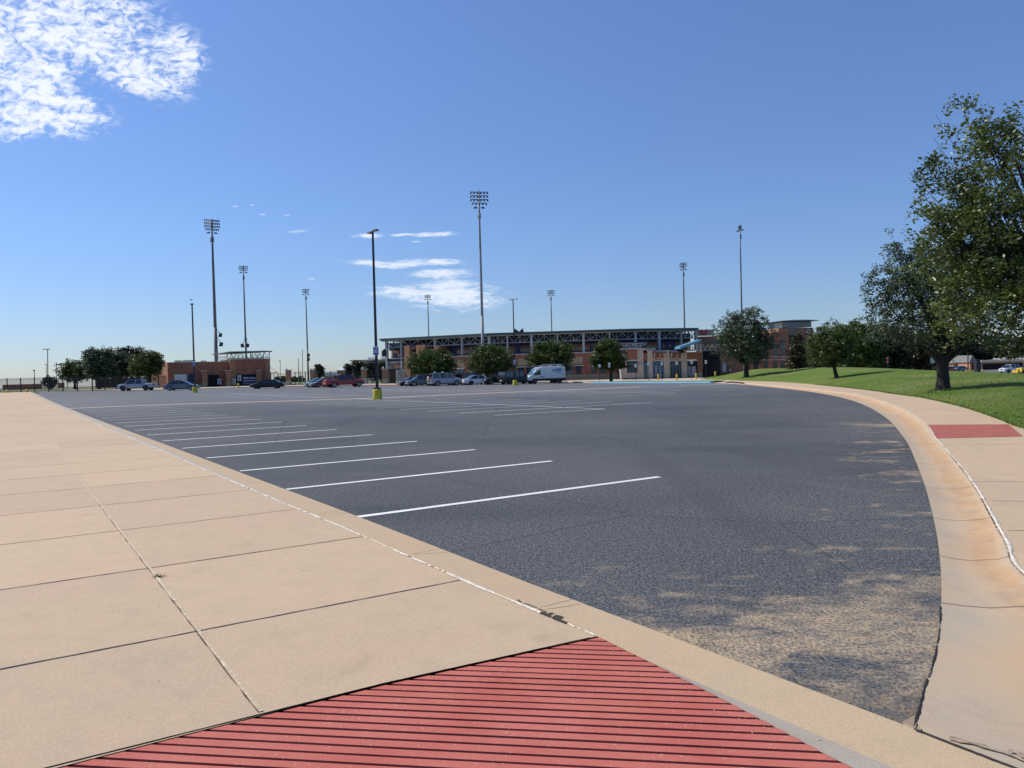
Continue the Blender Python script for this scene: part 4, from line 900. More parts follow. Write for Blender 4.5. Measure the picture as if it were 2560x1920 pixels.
def car(name, label, cat, px, ybase, Y, heading, S, group='vehicles parked in the car park'):
    p = at(px, ybase, Y); X = p.x; root = thing(name, label, cat, (X, Y, T(X, Y) + .005), heading, group)
    st = S['st']          # stations (x, zlow, ztop, halfwidth)
    mb = MB(); secs_ = []
    for x, zl, zt, hw in st:
        zm = zl + (zt - zl) * .55
        secs_.append([(x, -hw * .9, zl), (x, -hw, zl + .12), (x, -hw * 1.0, zm), (x, -hw * .95, zt - .06), (x, -hw * .8, zt), (x, hw * .8, zt), (x, hw * .95, zt - .06), (x, hw, zm), (x, hw, zl + .12), (x, hw * .9, zl)])
    mb.loft(secs_); body = mb.build('body', S['mat'], root, True)
    cb = S.get('cab')     # profile (x, ztop) along the roof, belt z, half widths
    if cb:
        prof, belt, hb_, ht, r0_, r1_ = cb; zmax = max(z for _, z in prof); mb = MB(); secs_ = []
        for x, z in prof:
            t = (z - belt) / (zmax - belt); h_ = hb_ + (ht - hb_) * t; secs_.append([(x, -hb_, belt - .02), (x, -h_, z), (x, h_, z), (x, hb_, belt - .02)])
        mb.loft(secs_); mb.build('window', M['carglass'], root, True)
        mb = MB(); secs_ = []
        for i, (x, z) in enumerate(prof):
            if r0_ <= i <= r1_:
                t = (z - belt) / (zmax - belt); h_ = hb_ + (ht - hb_) * t; secs_.append([(x, -h_ * 1.015, z - .07), (x, -h_ * .97, z + .022), (x, h_ * .97, z + .022), (x, h_ * 1.015, z - .07)])
        mb.loft(secs_); mb.build('roof', S.get('roof', S['mat']), root, True)
        def PT(x, z, sg, o=.012):
            t = (z - belt) / (zmax - belt); return Vector((x, sg * (hb_ + (ht - hb_) * t + o), z))
        for sg in (-1, 1):
            for xb, xt, wd in S['pillars']:
                zt = float(np.interp(xt, [q[0] for q in prof], [q[1] for q in prof])); zb_ = belt
                mb = MB(); mb.bar(PT(xb, zb_, sg), PT(xt, zt, sg), wd, .02, up=(0, 1, 0)); mb.build('pillar', S.get('roof', S['mat']), root, True)
    hw = max(q[3] for q in st); L0, L1 = st[0][0], st[-1][0]
    for wx in S['wheels']:
        for sg in (-1, 1):
            r_ = S['wr']
            mb = MB(); k = 16; c_ = []
            for i in range(k): a = 2 * math.pi * i / k; c_.append((wx + math.cos(a) * r_ * 1.17, sg * (hw + .006), max(r_ * .72, r_ * 1.02 + math.sin(a) * r_ * 1.17)))
            mb.face(c_); mb.face([(q[0], sg * (hw - .3), q[2]) for q in c_]); mb.build('wheel_arch', M['plastic'], root, True)
            wheel_parts(root, wx, sg * (hw - .10), r_, sg, S.get('rim', 'rim'))
    zf = S['lz']; fz, fw_ = st[-1], st[-1][3]
    for sg in (-1, 1):
        mb = MB(); mb.hexa([Vector((L1 - .22, sg * fw_ * .98, zf)), Vector((L1 + .02, sg * fw_ * .95, zf)), Vector((L1 + .02, sg * fw_ * .55, zf)), Vector((L1 - .22, sg * fw_ * .55, zf)), Vector((L1 - .3, sg * (fw_ + .02), zf + .15)), Vector((L1 + .01, sg * fw_ * .97, zf + .13)), Vector((L1 + .01, sg * fw_ * .55, zf + .13)), Vector((L1 - .3, sg * fw_ * .55, zf + .15))]); mb.build('headlight', M['headlight'], root, True)
        bw = st[0][3]; th = S.get('tlh', .18); mb = MB(); mb.box(L0 - .015, L0 + .12, min(sg * (bw + .012), sg * bw * .7), max(sg * (bw + .012), sg * bw * .7), S['tz'], S['tz'] + th); mb.build('taillight', M[S.get('tlm', 'taillight')], root, True)
        if cb:
            mxx = S.get('mx', cb[0][-2][0]); mb = MB(); mb.box(mxx - .05, mxx + .12, min(sg * (hw + .02), sg * (hw + .2)), max(sg * (hw + .02), sg * (hw + .2)), cb[1] + .02, cb[1] + .2); mb.build('mirror', S['mat'], root, True)
    mb = MB(); mb.box(L1 - .1, L1 + .05, -fw_ * .92, fw_ * .92, S['bz'], S['bz'] + .22); mb.build('front_bumper', S.get('bump', S['mat']), root, True)
    mb = MB(); mb.box(L0 - .07, L0 + .1, -st[0][3] * .95, st[0][3] * .95, S['bz'], S['bz'] + .2); mb.build('rear_bumper', S.get('bump', S['mat']), root, True)
    mb = MB(); mb.box(L1 - .02, L1 + .025, -fw_ * .5, fw_ * .5, zf - .1, zf + .1); mb.build('grille', M['plastic'], root, True)
    mb = MB(); mb.box(L0 - .085, L0 - .071, -.16, .16, S['bz'] + .22, S['bz'] + .36); mb.box(L1 + .051, L1 + .06, -.16, .16, S['bz'] + .05, S['bz'] + .17); mb.build('number_plate', M['sign_white'], root, True)
    mb = MB()
    for sg in (-1, 1):
        for dxx in S.get('doors', []): mb.bar((dxx, sg * (hw + .004), S['st'][len(st)//2][1] + .12), (dxx, sg * (hw - .02), S['st'][len(st)//2][2] - .06), .02, .012, up=(0, 1, 0))
    if mb.v: mb.build('door_gap', M['plastic'], root, True)
    return root, body
def paint(name, c): return mat(name, c, .35, .05, 1, metal=.1, coat=.35 if sum(c) < .1 else .7, spec=.3 if sum(c) < .1 else .5)
def pickup(m, rimm='rim', L=5.75, H=1.86, wr=.40, lift=0.0):
    h = H; g_ = .42 + lift
    return dict(mat=m, st=[(-L/2, g_ + .05, h * .62, .90), (-L/2 + .3, g_, h * .64, .95), (-L/2 + 1.9, g_, h * .635, .96), (-.6, g_ - .05, h * .62, .97), (L/2 - 1.6, g_ - .05, h * .635, .97), (L/2 - .45, g_, h * .60, .94), (L/2 - .08, g_ + .02, h * .53, .84), (L/2, g_ + .08, h * .42, .76)],
        cab=([(-L/2 + 1.72, h * .64), (-L/2 + 1.8, h * .96), (-L/2 + 2.4, h), (.7, h * .995), (1.0, h * .96), (1.75, h * .64)], h * .62, .88, .68, 1, 4), pillars=[(-L/2 + 1.76, -L/2 + 1.82, .16), (-.05, -.05, .1), (1.70, .98, .09)],
        wheels=(-L/2 + 1.2, L/2 - .95), wr=wr, rim=rimm, lz=h * .42, tz=h * .42, tlh=.34, bz=g_ + .02, doors=(-L/2 + 1.68, -.05, 1.2), mx=1.3)
def sedan(m, rimm='rim', L=4.85, H=1.43, belt=.93, rake=0.0, cat=None):
    return dict(mat=m, st=[(-L/2, .36, .78, .70), (-L/2 + .12, .26, .93 + rake, .82), (-L/2 + .8, .22, .96 + rake, .90), (-.4, .2, .95, .91), (.75, .2, .95, .91), (1.0, .2, .95, .91), (L/2 - .6, .22, .80, .88), (L/2 - .15, .25, .68, .78), (L/2, .3, .58, .68)],
        cab=([(-L/2 + .55, .96), (-L/2 + 1.25, H * .945), (-.55, H), (.1, H), (.5, H * .96), (1.35, .95)], belt, .80, .60, 1, 4), pillars=[(-L/2 + .6, -L/2 + 1.3, .16), (-.15, -.2, .08), (1.3, .5, .07)],
        wheels=(-L/2 + 1.0, L/2 - .92), wr=.335, rim=rimm, lz=.58, tz=.68, bz=.32, doors=(-1.1, -.15, .95), mx=.8)
def suv(m, rimm='rim', L=4.7, H=1.72, box=False, roof=None):
    g_ = .32; d = dict(mat=m, st=[(-L/2, g_ + .08, H * .58, .82), (-L/2 + .15, g_, H * .62, .90), (-.4, g_ - .04, H * .62, .93), (.9, g_ - .04, H * .62, .93), (L/2 - .5, g_, H * .58, .90), (L/2 - .1, g_ + .03, H * .50, .80), (L/2, g_ + .1, H * .4, .72)],
        cab=([(-L/2 + .08, H * .62), (-L/2 + (.12 if box else .3), H * .95), (-.9, H), (.3, H), (.62 if not box else .8, H * .965), (1.35 if not box else 1.0, H * .62)], H * .60, .86, .68 if not box else .78, 1, 4),
        pillars=[(-L/2 + .14, -L/2 + .3, .16), (-1.05, -1.05, .12), (.0, -.02, .1), (1.3 if not box else .98, .62 if not box else .8, .09)], wheels=(-L/2 + .92, L/2 - .88), wr=.37, rim=rimm, lz=H * .42, tz=H * .5, tlh=.3, bz=g_ + .02, doors=(-1.1, -.02, .95), mx=.95)
    if roof: d['roof'] = roof
    return d
P_ = {k: paint(k + '_car_paint', v) for k, v in dict(silver=(.33, .36, .38), slate=(.09, .12, .15), black=(.008, .009, .011), teal=(.02, .22, .27), brown=(.16, .11, .09), red=(.30, .012, .022), maroon=(.07, .012, .02), greyblue=(.12, .16, .18), white=(.62, .64, .66), jeepred=(.12, .03, .03), champagne=(.38, .33, .29)).items()}
UH = TH
car('pickup_truck', 'silver crew cab pickup at far left, facing left', 'pickup truck', 345, 976.5, 121, R(180), pickup(P_['silver'], 'rim_dark', 5.7, 1.8))
car('sedan_car', 'dark slate sedan half hidden by the left lamp post base', 'car', 455, 975, 117, R(2), sedan(P_['slate'], L=5.1, H=1.5))
car('coupe_car', 'black low coupe in front of the brick building, facing left', 'car', 669, 971, 118, R(183), sedan(P_['black'], 'rim_dark', 4.9, 1.4))
car('compact_car', 'teal car peeking out behind the brown car', 'car', 797, 969, 123, UH + R(180), sedan(P_['teal'], L=4.4, H=1.45))
car('compact_car', 'brown sedan partly hidden by the red pickup tailgate', 'car', 812, 969, 120, UH + R(180), sedan(P_['brown'], L=4.6, H=1.42))
rt, body = car('pickup_truck', 'dark red crew cab pickup seen from its lit tailgate, left of the B5 post', 'pickup truck', 860, 969, 116.5, R(31), pickup(P_['red'], 'rim', 5.95, 1.93, .40))
car('sedan_car', 'maroon car leftmost in the row under the round trees', 'car', 1030, 965, 118, UH + R(180), sedan(P_['maroon'], L=4.5, H=1.42))
car('crossover_car', 'grey blue crossover between the maroon car and the silver off-roader', 'car', 1054, 965, 114.5, R(204), suv(P_['greyblue'], L=4.6, H=1.66))
ht_, body = car('offroad_car', 'boxy silver off-roader with a covered spare wheel and roof lights', 'car', 1113, 965, 113, R(25), suv(P_['silver'], 'rim', 4.75, 1.86, True), )
mb = MB(); mb.lathe([(.1, 0), (.36, 0), (.38, .05), (.38, .2), (.34, .24)], 0, 0, 18); rm = Matrix.Translation((-4.75/2 - .04, .1, 1.0)) @ Matrix.Rotation(R(-90), 4, 'Y'); mb.v = [tuple(rm @ Vector(v_)) for v_ in mb.v]; mb.build('spare_wheel_cover', P_['champagne'], ht_, True)
mb = MB(); [mb.box(-4.0/2 + .1 + i * .42, -4.0/2 + .3 + i * .42, -.6, .6, 1.9, 1.93) for i in (0, 1, 3, 4)]; rk = mb.build('roof_rack', M['plastic'], ht_, True)
for x, y in ((-1.8, -.5), (-1.5, -.1), (-.6, -.5), (-.3, -.1)):
    mb = MB(); mb.box(x, x + .14, y, y + .2, 1.93, 2.06); mb.build('roof_light', M['white'], rk, True)
car('crossover_car', 'white crossover mostly hidden behind the silver off-roader', 'car', 1148, 962, 121, UH, suv(P_['champagne'], L=4.6, H=1.62))
jp, body = car('offroad_car', 'black topped off-roader with a rear spare wheel behind the white sedan', 'car', 1179, 962, 120, R(27), suv(P_['jeepred'], 'rim_dark', 4.3, 1.8, True, M['plastic']))
mb = MB(); mb.lathe([(.1, 0), (.38, 0), (.39, .05), (.39, .2), (.34, .22)], 0, 0, 18); rm = Matrix.Translation((-4.3/2 - .04, 0, .98)) @ Matrix.Rotation(R(-90), 4, 'Y'); mb.v = [tuple(rm @ Vector(v_)) for v_ in mb.v]; mb.build('spare_wheel', M['rubber'], jp, True)
car('sedan_car', 'white sedan facing right in the middle of the row', 'car', 1196, 963, 115, R(20), sedan(P_['white'], 'rim_dark', 4.7, 1.42))
car('crossover_car', 'black crossover nosing left beside the big black wagon', 'car', 1244, 962, 115, R(207), suv(P_['black'], 'rim', 4.7, 1.58))
car('large_wagon_car', 'big black wagon behind the lamp post, rear window glinting', 'car', 1292, 962, 112, R(35), dict(suv(P_['black'], 'rim_dark', 5.4, 1.93, True), tlm='plastic'))
# white cargo van
Sv = dict(mat=P_['white'], st=[(-2.95, .62, 2.30, .88), (-2.85, .55, 2.44, .93), (-2.0, .52, 2.5, .97), (.6, .5, 2.5, .98), (1.15, .5, 2.42, .98), (1.55, .5, 2.2, .97), (2.0, .5, 1.72, .96), (2.28, .5, 1.36, .95), (2.75, .5, 1.18, .92), (2.95, .52, .95, .84), (3.0, .55, .8, .78)], wheels=(-1.95, 1.95), wr=.36, rim='rim_dark', lz=.86, tz=1.0, tlh=.5, bz=.42, bump=M['plastic'], doors=(.35,))
vn, body = car('cargo_van', 'white high roof cargo van with ladders on its roof', 'van', 1362, 963, 113.5, R(199), Sv)
for sg in (-1, 1): mb = MB(); mb.face([(1.28, sg * .99, 2.0), (1.02, sg * .995, 2.05), (.95, sg * .995, 1.35), (2.05, sg * .985, 1.28), (1.92, sg * .985, 1.52)]); mb.build('side_window', M['carglass'], vn, True)
mb = MB(); mb.face([(1.50, -.8, 2.27), (1.50, .8, 2.27), (2.33, .86, 1.36), (2.33, -.86, 1.36)]); mb.build('windscreen', M['glass_blue'], vn, True)
mb = MB(); [mb.box(-2.9, 2.2, sg * .985 - .012, sg * .985 + .012, .5, .80) for sg in (-1, 1)]; mb.build('sill_cladding', M['plastic'], vn, True)
for sg in (-1, 1):
    mb = MB(); mb.box(1.75, 1.9, min(sg * 1.0, sg * 1.25), max(sg * 1.0, sg * 1.25), 1.35, 1.65); mb.build('mirror', M['plastic'], vn, True)
mR = Matrix.Translation((-1.05, 1.0, 1.88)) @ Matrix.Rotation(R(180), 4, 'Z') @ Matrix.Rotation(R(90), 4, 'X')
dec = text_mesh('van_lettering', 'R', .62, M['sign_blue'], mR, vn, .003, True)
mb = MB()
for k, (l_, hh) in enumerate(((.9, .10), (1.0, .10), (.8, .07), (.95, .05))): mb.box(-1.45 - l_ + .1, -1.36, 1.0, 1.006, 2.07 - k * .16, 2.07 - k * .16 + hh)
mb.build('lettering_line', M['sign_blue'], vn, True)
mb = MB(); mb.box(.45, 1.1, 1.0, 1.006, 1.02, 1.1); mb.build('lettering_line', M['sign_blue'], vn, True)
rk = MB(); [rk.bar((x, -.75, 2.6), (x, .75, 2.6), .06) for x in (-2.4, -.9, .5)]; rk = rk.build('roof_rack', M['steel'], vn, True)
def ladder(label, x0, x1, y0, z, dzz=0):
    L = MB(); Mx = vn.matrix_basis if False else (Matrix.Translation(vn.location) @ Matrix.Rotation(vn.rotation_euler.z, 4, 'Z'))
    root = thing('ladder', label, 'ladder', Mx @ Vector((x0, y0, z)), vn.rotation_euler.z, 'ladders on the van roof'); ln = x1 - x0
    for y in (0, .4): m_ = MB(); m_.bar((0, y, 0), (ln, y, dzz), .05, .09); m_.build('rail', M['steel'], root, True)
    k = int(ln / .3)
    for i in range(1, k): m_ = MB(); m_.bar((i * .3, 0, dzz * i / k), (i * .3, .4, dzz * i / k), .04); m_.build('rung', M['steel'], root, True)
ladder('longer silver ladder on the near side of the van roof', -2.9, 2.0, .15, 2.70, -.06); ladder('shorter ladder lying higher on the far side of the van roof', -2.8, .2, -.55, 2.80, 0)
# far right car park
GRB = 'vehicles in the far right car park'
car('pickup_truck', 'white work pickup parked at the far right edge', 'pickup truck', 2530, 933, 165, R(195), pickup(P_['white'], 'rim_dark', 5.6, 1.85), GRB)
car('sedan_car', 'tiny dark blue car left of the tan house porch', 'car', 2402, 925, 205, R(15), sedan(P_['slate'], L=4.7), GRB)
car('sedan_car', 'tiny dark car under the round far shrub', 'car', 2376, 925, 208, R(15), sedan(P_['black'], L=4.7), GRB)
car('compact_car', 'tiny red car just right of the thick oak trunk', 'car', 2368, 926, 190, R(10), sedan(P_['red'], L=4.4), GRB)
# ------------------------------------------------------------------ buildings: every wall lies on a real vertical plane
class Fac:
    def __init__(s, px0, Y0, px1, Y1, ref=950):
        a = at(px0, ref, Y0); b_ = at(px1, ref, Y1); s.A = Vector((a.x, a.y)); s.B = Vector((b_.x, b_.y)); s.e = (s.B - s.A).normalized(); s.n = Vector((s.e.y, -s.e.x))
        if s.n.y > 0: s.n = -s.n
    def hit(s, px, py, d=0.0):
        r_ = ray(px, py); A = s.A + s.n * d; dd = Vector((r_.x, r_.y)); t = A.dot(s.n) / dd.dot(s.n)
        P = dd * t; return (P - A).dot(s.e), r_.z * t + EYE
    def w(s, u, d, z): p = s.A + s.e * u + s.n * d; return (p.x, p.y, z)
    def u(s, px, py=900, d=0.0): return s.hit(px, py, d)[0]
    def z(s, px, py, d=0.0): return s.hit(px, py, d)[1]
    def box(s, mb, x0, x1, yt, yb, d0, d1, dm=None):
        dm = d1 if dm is None else dm; ym = (yt + yb) / 2; xm = (x0 + x1) / 2
        u0, u1, zt, zb = s.u(x0, ym, dm), s.u(x1, ym, dm), s.z(xm, yt, dm), s.z(xm, yb, dm); s.ubox(mb, u0, u1, d0, d1, zb, zt)
    def ubox(s, mb, u0, u1, d0, d1, z0, z1):
        mb.hexa([s.w(u0, d1, z0), s.w(u1, d1, z0), s.w(u1, d0, z0), s.w(u0, d0, z0), s.w(u0, d1, z1), s.w(u1, d1, z1), s.w(u1, d0, z1), s.w(u0, d0, z1)])
    def bar(s, mb, u0, z0, u1, z1, d, wd): mb.bar(s.w(u0, d, z0), s.w(u1, d, z1), wd, wd, up=(s.n.x, s.n.y, 0))
def part(F, name, mt, root, *a, **k):
    mb = MB(); F.box(mb, *a, **k); return mb.build(name, M[mt], root)
# --- stadium grandstand
ZF = 0
st_root_p = at(1300, 950, 150); GZ = T(st_root_p.x, 150)
ST = thing('stadium_grandstand', 'long brick and steel baseball stadium with a dark sloping roof over trusses', 'stadium', (st_root_p.x, 150, GZ))
FA = Fac(957, 155, 1225, 143); FB = Fac(1225, 143, 1592, 139.5); FC = Fac(1592, 139.5, 1745, 143)
ROOFZ = FB.z(1400, 827.8)
def stand(F, u0, u1, pxm):
    zr = ROOFZ; g = GZ
    H = zr - g; lv = lambda y: F.z(pxm, y)
    # roof slab with a thick fascia, pitched down toward the back
    mb = MB(); mb.hexa([F.w(u0, .9, zr - .38), F.w(u1, .9, zr - .38), F.w(u1, -15, zr - .75), F.w(u0, -15, zr - .75), F.w(u0, .9, zr), F.w(u1, .9, zr), F.w(u1, -15, zr - .3), F.w(u0, -15, zr - .3)]); rf = mb.build('roof', M['roof_teal'], ST)
    mb = MB(); F.ubox(mb, u0 + .05, u1 - .05, -.15, .35, zr - .58, zr - .39); mb.build('roof_beam', M['steel'], ST)
    mb = MB(); F.ubox(mb, u0 + .1, u1 - .1, -9, -2.0, FB.z(1400, 860.5), zr - .85); mb.build('press_level_wall', M['roof_under'], ST)
    return lv
LV = [3.2, 4.55, 5.1]   # heights above grade: storefront head, panel top, walkway ledge
def truss(F, u0, u1, zt, zb, n=4):
    mb = MB(); F.bar(mb, u0, zb, u1, zb, .1, .18)
    du = (u1 - u0) / n
    for i in range(n + 1):
        if 0 < i < n: F.bar(mb, u0 + du * i, zb, u0 + du * i, zt, .1, .09)
    for i in range(n):
        if i % 2 == 0: F.bar(mb, u0 + du * i, zt, u0 + du * (i + 1), zb, .1, .11)
        else: F.bar(mb, u0 + du * i, zb, u0 + du * (i + 1), zt, .1, .11)
    mb.build('truss', M['steel_mid'], ST)
UA1 = FA.u(1225); UB1 = FB.u(1592); UC1 = FC.u(1742)
for F, u0, u1, pxm in ((FA, FA.u(957), UA1, 1090), (FB, 0.0, UB1, 1400), (FC, 0.0, UC1, 1660)):
    stand(F, u0, u1, pxm)
zt_, zb_ = ROOFZ - .56, FB.z(1400, 853)
colsA = [968, 1005, 1090, 1157, 1225]; colsB = [1270, 1330, 1395, 1460, 1525, 1590]; colsC = [1648, 1703, 1741]
def columns(F, pxs, u_first, wide):
    us = [F.u(p) for p in pxs]; seq = ([u_first] if u_first is not None else []) + us
    for k, u_ in enumerate(us):
        wd = .42 if (k % 2 == wide) else .26; mb = MB(); F.ubox(mb, u_ - wd / 2, u_ + wd / 2, -.25, .30, GZ + (5.0 if F is not FA or k > 1 else .1), ROOFZ - .47); mb.build('column', M['steel'], ST)
    for a, b_ in zip(seq[:-1], seq[1:]): truss(F, a + .22, b_ - .22, zt_, zb_)
columns(FA, colsA, None, 0); columns(FB, colsB, 0.0, 1); columns(FC, colsC, 0.0, 0)
# upper concourse: brick back wall with tan bands, doors, railing
for F, u0, u1 in ((FA, FA.u(978), UA1), (FB, 0, UB1), (FC, 0, UC1)):
    z = lambda y, F=F: FB.z(1400, y)
    mb = MB(); F.ubox(mb, u0, u1, -3.2, -2.2, GZ + 5.0, z(861)); w_ = mb.build('upper_wall', M['brick'], ST)
    mb = MB(); F.ubox(mb, u0 + .05, u1 - .05, -2.2, -2.15, z(876), z(868)); mb.build('tan_band', M['brick_tan'], w_)
    mb = MB(); F.ubox(mb, u0, u1, -2.2, .25, z(884.5), z(882)); mb.build('walkway_ledge', M['steel'], ST)
    mb = MB(); F.ubox(mb, u0, u1, .12, .16, z(877.2), z(876.6))
    for i in range(int((u1 - u0) / .45)): F.ubox(mb, u0 + i * .45, u0 + i * .45 + .035, .12, .16, z(882), z(877))
    F.ubox(mb, u0, u1, .12, .15, z(880), z(879.5)); mb.build('railing', M['black'], ST)
for F, px, w_, y0 in ((FA, 988, 1.1, 882), (FA, 1118, 1.6, 876), (FA, 1178, .8, 873), (FB, 1292, .8, 871), (FC, 1620, .9, 862), (FC, 1665, .9, 862), (FC, 1681, .9, 862), (FC, 1697, .9, 862), (FB, 1350, .8, 870), (FB, 1480, .8, 868)):
    u_ = F.u(px, 875); mb = MB(); F.ubox(mb, u_ - w_ / 2, u_ + w_ / 2, -2.14, -2.10, GZ + 5.15, GZ + 7.3); mb.build('door', M['navy'], ST)
for F, px in ((FA, 985), (FA, 1121), (FA, 1174), (FB, 1298), (FB, 1433), (FC, 1615)):
    u_ = F.u(px, 870); mb = MB(); mb.lathe([(.12, 0), (.16, .1), (.16, .25), (.1, .32)], 0, 0, 8); c_ = F.w(u_, -2.0, GZ + 7.35); mb.v = [(v_[0] + c_[0], v_[1] + c_[1], v_[2] + c_[2]) for v_ in mb.v]; mb.build('wall_lamp', M['white'], ST)
# lower level wall, bay by bay
for F, u0, u1 in ((FA, FA.u(1011), UA1), (FB, 0, UB1)):
    z = lambda y: FB.z(1400, y)
    mb = MB(); F.ubox(mb, u0, u1, -1.5, 0, GZ + 1.0, z(884.4)); lw_ = mb.build('lower_wall', M['brick'], ST)
    mb = MB(); F.ubox(mb, u0, u1, -1.5, .05, GZ - .2, GZ + 1.0); mb.build('tan_base', M['brick_tan'], ST)
    n = max(2, round((u1 - u0) / 4.7)); du = (u1 - u0) / n
    for i in range(n):
        a = u0 + i * du
        mb = MB(); F.ubox(mb, a + .8, a + du - .8, .0, .035, z(911), z(893)); mb.build('tan_panel', M['brick_tan'], ST)
        mb = MB(); F.ubox(mb, a + .5, a + du - .5, .0, .5, z(916), z(913.5)); mb.build('window_canopy', M['trim'], ST)
        for q in (0, 1):
            x0 = a + .75 + q * (du - 1.3) / 2; x1 = x0 + (du - 2.3) / 2; mb = MB(); F.ubox(mb, x0, x1, .02, .05, GZ + 1.12, GZ + 2.75); wn = mb.build('window', M['glass' if (i + q) % 3 else 'glass_blue'], ST)
            mb = MB(); xm = (x0 + x1) / 2; F.ubox(mb, xm - .03, xm + .03, .05, .08, GZ + 1.12, GZ + 2.75); F.ubox(mb, x0, x1, .05, .08, GZ + 2.15, GZ + 2.2); mb.build('mullion', M['mullion'], wn)
# brick towers in the left wing and the open left end
for x0, x1, yt in ((1011, 1025, 864), (1041, 1063, 862), (1086, 1098, 864)): part(FA, 'stair_tower', 'brick_orange', ST, x0, x1, yt, 950, -2, .8)
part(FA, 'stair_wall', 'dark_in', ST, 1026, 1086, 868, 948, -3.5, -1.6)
for i in range(3):
    mb = MB(); F = FA; F.ubox(mb, FA.u(1026), FA.u(1041), -1.2, .3, FA.z(1033, 872 + i * 11), FA.z(1033, 870 + i * 11)); mb.build('landing', M['steel'], ST)
part(FA, 'side_wall', 'brick_orange', ST, 979, 1010, 868, 944, -9, -5.4, dm=-5.4)
part(FA, 'gate_door', 'navy', ST, 983, 992, 882, 903, -5.4, -5.3)
part(FA, 'walkway_beam', 'steel_mid', ST, 966, 1010, 903.5, 907.5, -1.5, .2)
mb = MB(); u0, u1 = FA.u(967), FA.u(1010); zc_ = FA.z(988, 920)
for k in range(5): FA.bar(mb, (u0 + FA.u(988)) / 2, zc_, u0 + (u1 - u0) * .5 * k / 4, FA.z(988, 908), -.5, .12)
for k in range(5): FA.bar(mb, (u1 + FA.u(988)) / 2, zc_, u0 + (u1 - u0) * (.5 + .5 * k / 4), FA.z(988, 908), -.5, .12)
FA.ubox(mb, u0, u1, -.6, -.4, zc_ - .15, zc_); mb.build('bracket_truss', M['steel_mid'], ST)
part(FA, 'walkway_railing', 'black', ST, 967, 1010, 896, 903, .0, .04)
part(FA, 'service_wall', 'beige', ST, 990, 1013, 924, 960, .2, .6); part(FA, 'service_door', 'steel_mid', ST, 992, 1002, 931, 959, .6, .66)
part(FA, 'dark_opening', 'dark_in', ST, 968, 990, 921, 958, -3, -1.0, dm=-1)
for F, px, yy in ((FB, 1294, 832.5), (FB, 1304, 832)):
    u_ = F.u(px, yy); mb = MB(); mb.face([F.w(u_ - .5, .8, ROOFZ), F.w(u_ + .5, .8, ROOFZ), F.w(u_ + (.35 if px > 1300 else -.45), .8, ROOFZ + .75)]); mb.face([F.w(u_ - .5, .7, ROOFZ), F.w(u_ + .5, .7, ROOFZ), F.w(u_ + (.35 if px > 1300 else -.45), .7, ROOFZ + .75)]); mb.build('roof_emblem_tip', M['roof_under'], ST)
mb = MB(); a_ = at(960, 882, 153); mb.lathe([(.35, -.75), (.5, -.6), (.5, .4), (.3, .7)], a_.x, a_.y, 10); mb.v = [(x, y, z + a_.z) for x, y, z in mb.v]; mb.bar(a_ + Vector((0, 0, .6)), a_ + Vector((.9, 0, 1.5)), .1); mb.build('speaker', M['black'], ST)
# --- entrance block
EN = thing('entrance_building', 'pale stone ticket entrance with blue framed doors and brick panels', 'building', (at(1650, 950, 134).x, 134, GZ))
FE = Fac(1549, 134, 1757, 133.5)
E_ = lambda n, m_, *a, **k: part(FE, n, m_, EN, *a, **k)
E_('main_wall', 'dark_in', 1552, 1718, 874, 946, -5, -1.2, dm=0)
for x0, x1, yt in ((1551, 1567, 873), (1594, 1609, 872), (1619, 1632, 875), (1660, 1674.5, 875), (1704, 1718, 874)): E_('stone_pier', 'stone', x0, x1, yt, 946, -1.2, 0)
mb = MB(); u0, u1 = FE.u(1549.5, 930), FE.u(1555, 930); zb0, z1_ = GZ, FE.z(1552, 912); mb.hexa([FE.w(u0 + .25, .35, zb0), FE.w(u1, .35, zb0), FE.w(u1, -1, zb0), FE.w(u0 + .25, -1, zb0), FE.w(u0 - .1, .35, z1_), FE.w(u1, .35, z1_), FE.w(u1, -1, z1_), FE.w(u0 - .1, -1, z1_)]); mb.build('raked_buttress', M['trim'], EN)
E_('brick_panel', 'brick', 1567, 1594, 875, 899, -1.2, -.15); E_('window_lintel', 'trim', 1567, 1594, 899, 903, -1.2, -.05); E_('stone_base', 'stone', 1567, 1594, 932, 946, -1.2, -.1)
wn = E_('window', 'glass', 1567, 1594, 903, 932, -1.2, -.25)
for x in (1575, 1580, 1588): part(FE, 'mullion', 'mullion', wn, x, x + 1.1, 903, 932, -.25, -.18)
E_('cornice', 'trim', 1552, 1612, 870.5, 873.5, -1.4, .15); E_('side_tower', 'beige', 1608, 1639, 870, 876, -3, -.4); E_('brick_panel', 'brick', 1609, 1619, 882, 903, -1.2, -.3)
wn = E_('side_door', 'glass_blue', 1610, 1619, 905, 944, -1.2, -.35); part(FE, 'door_frame', 'mullion', wn, 1614, 1615, 905, 944, -.35, -.3)
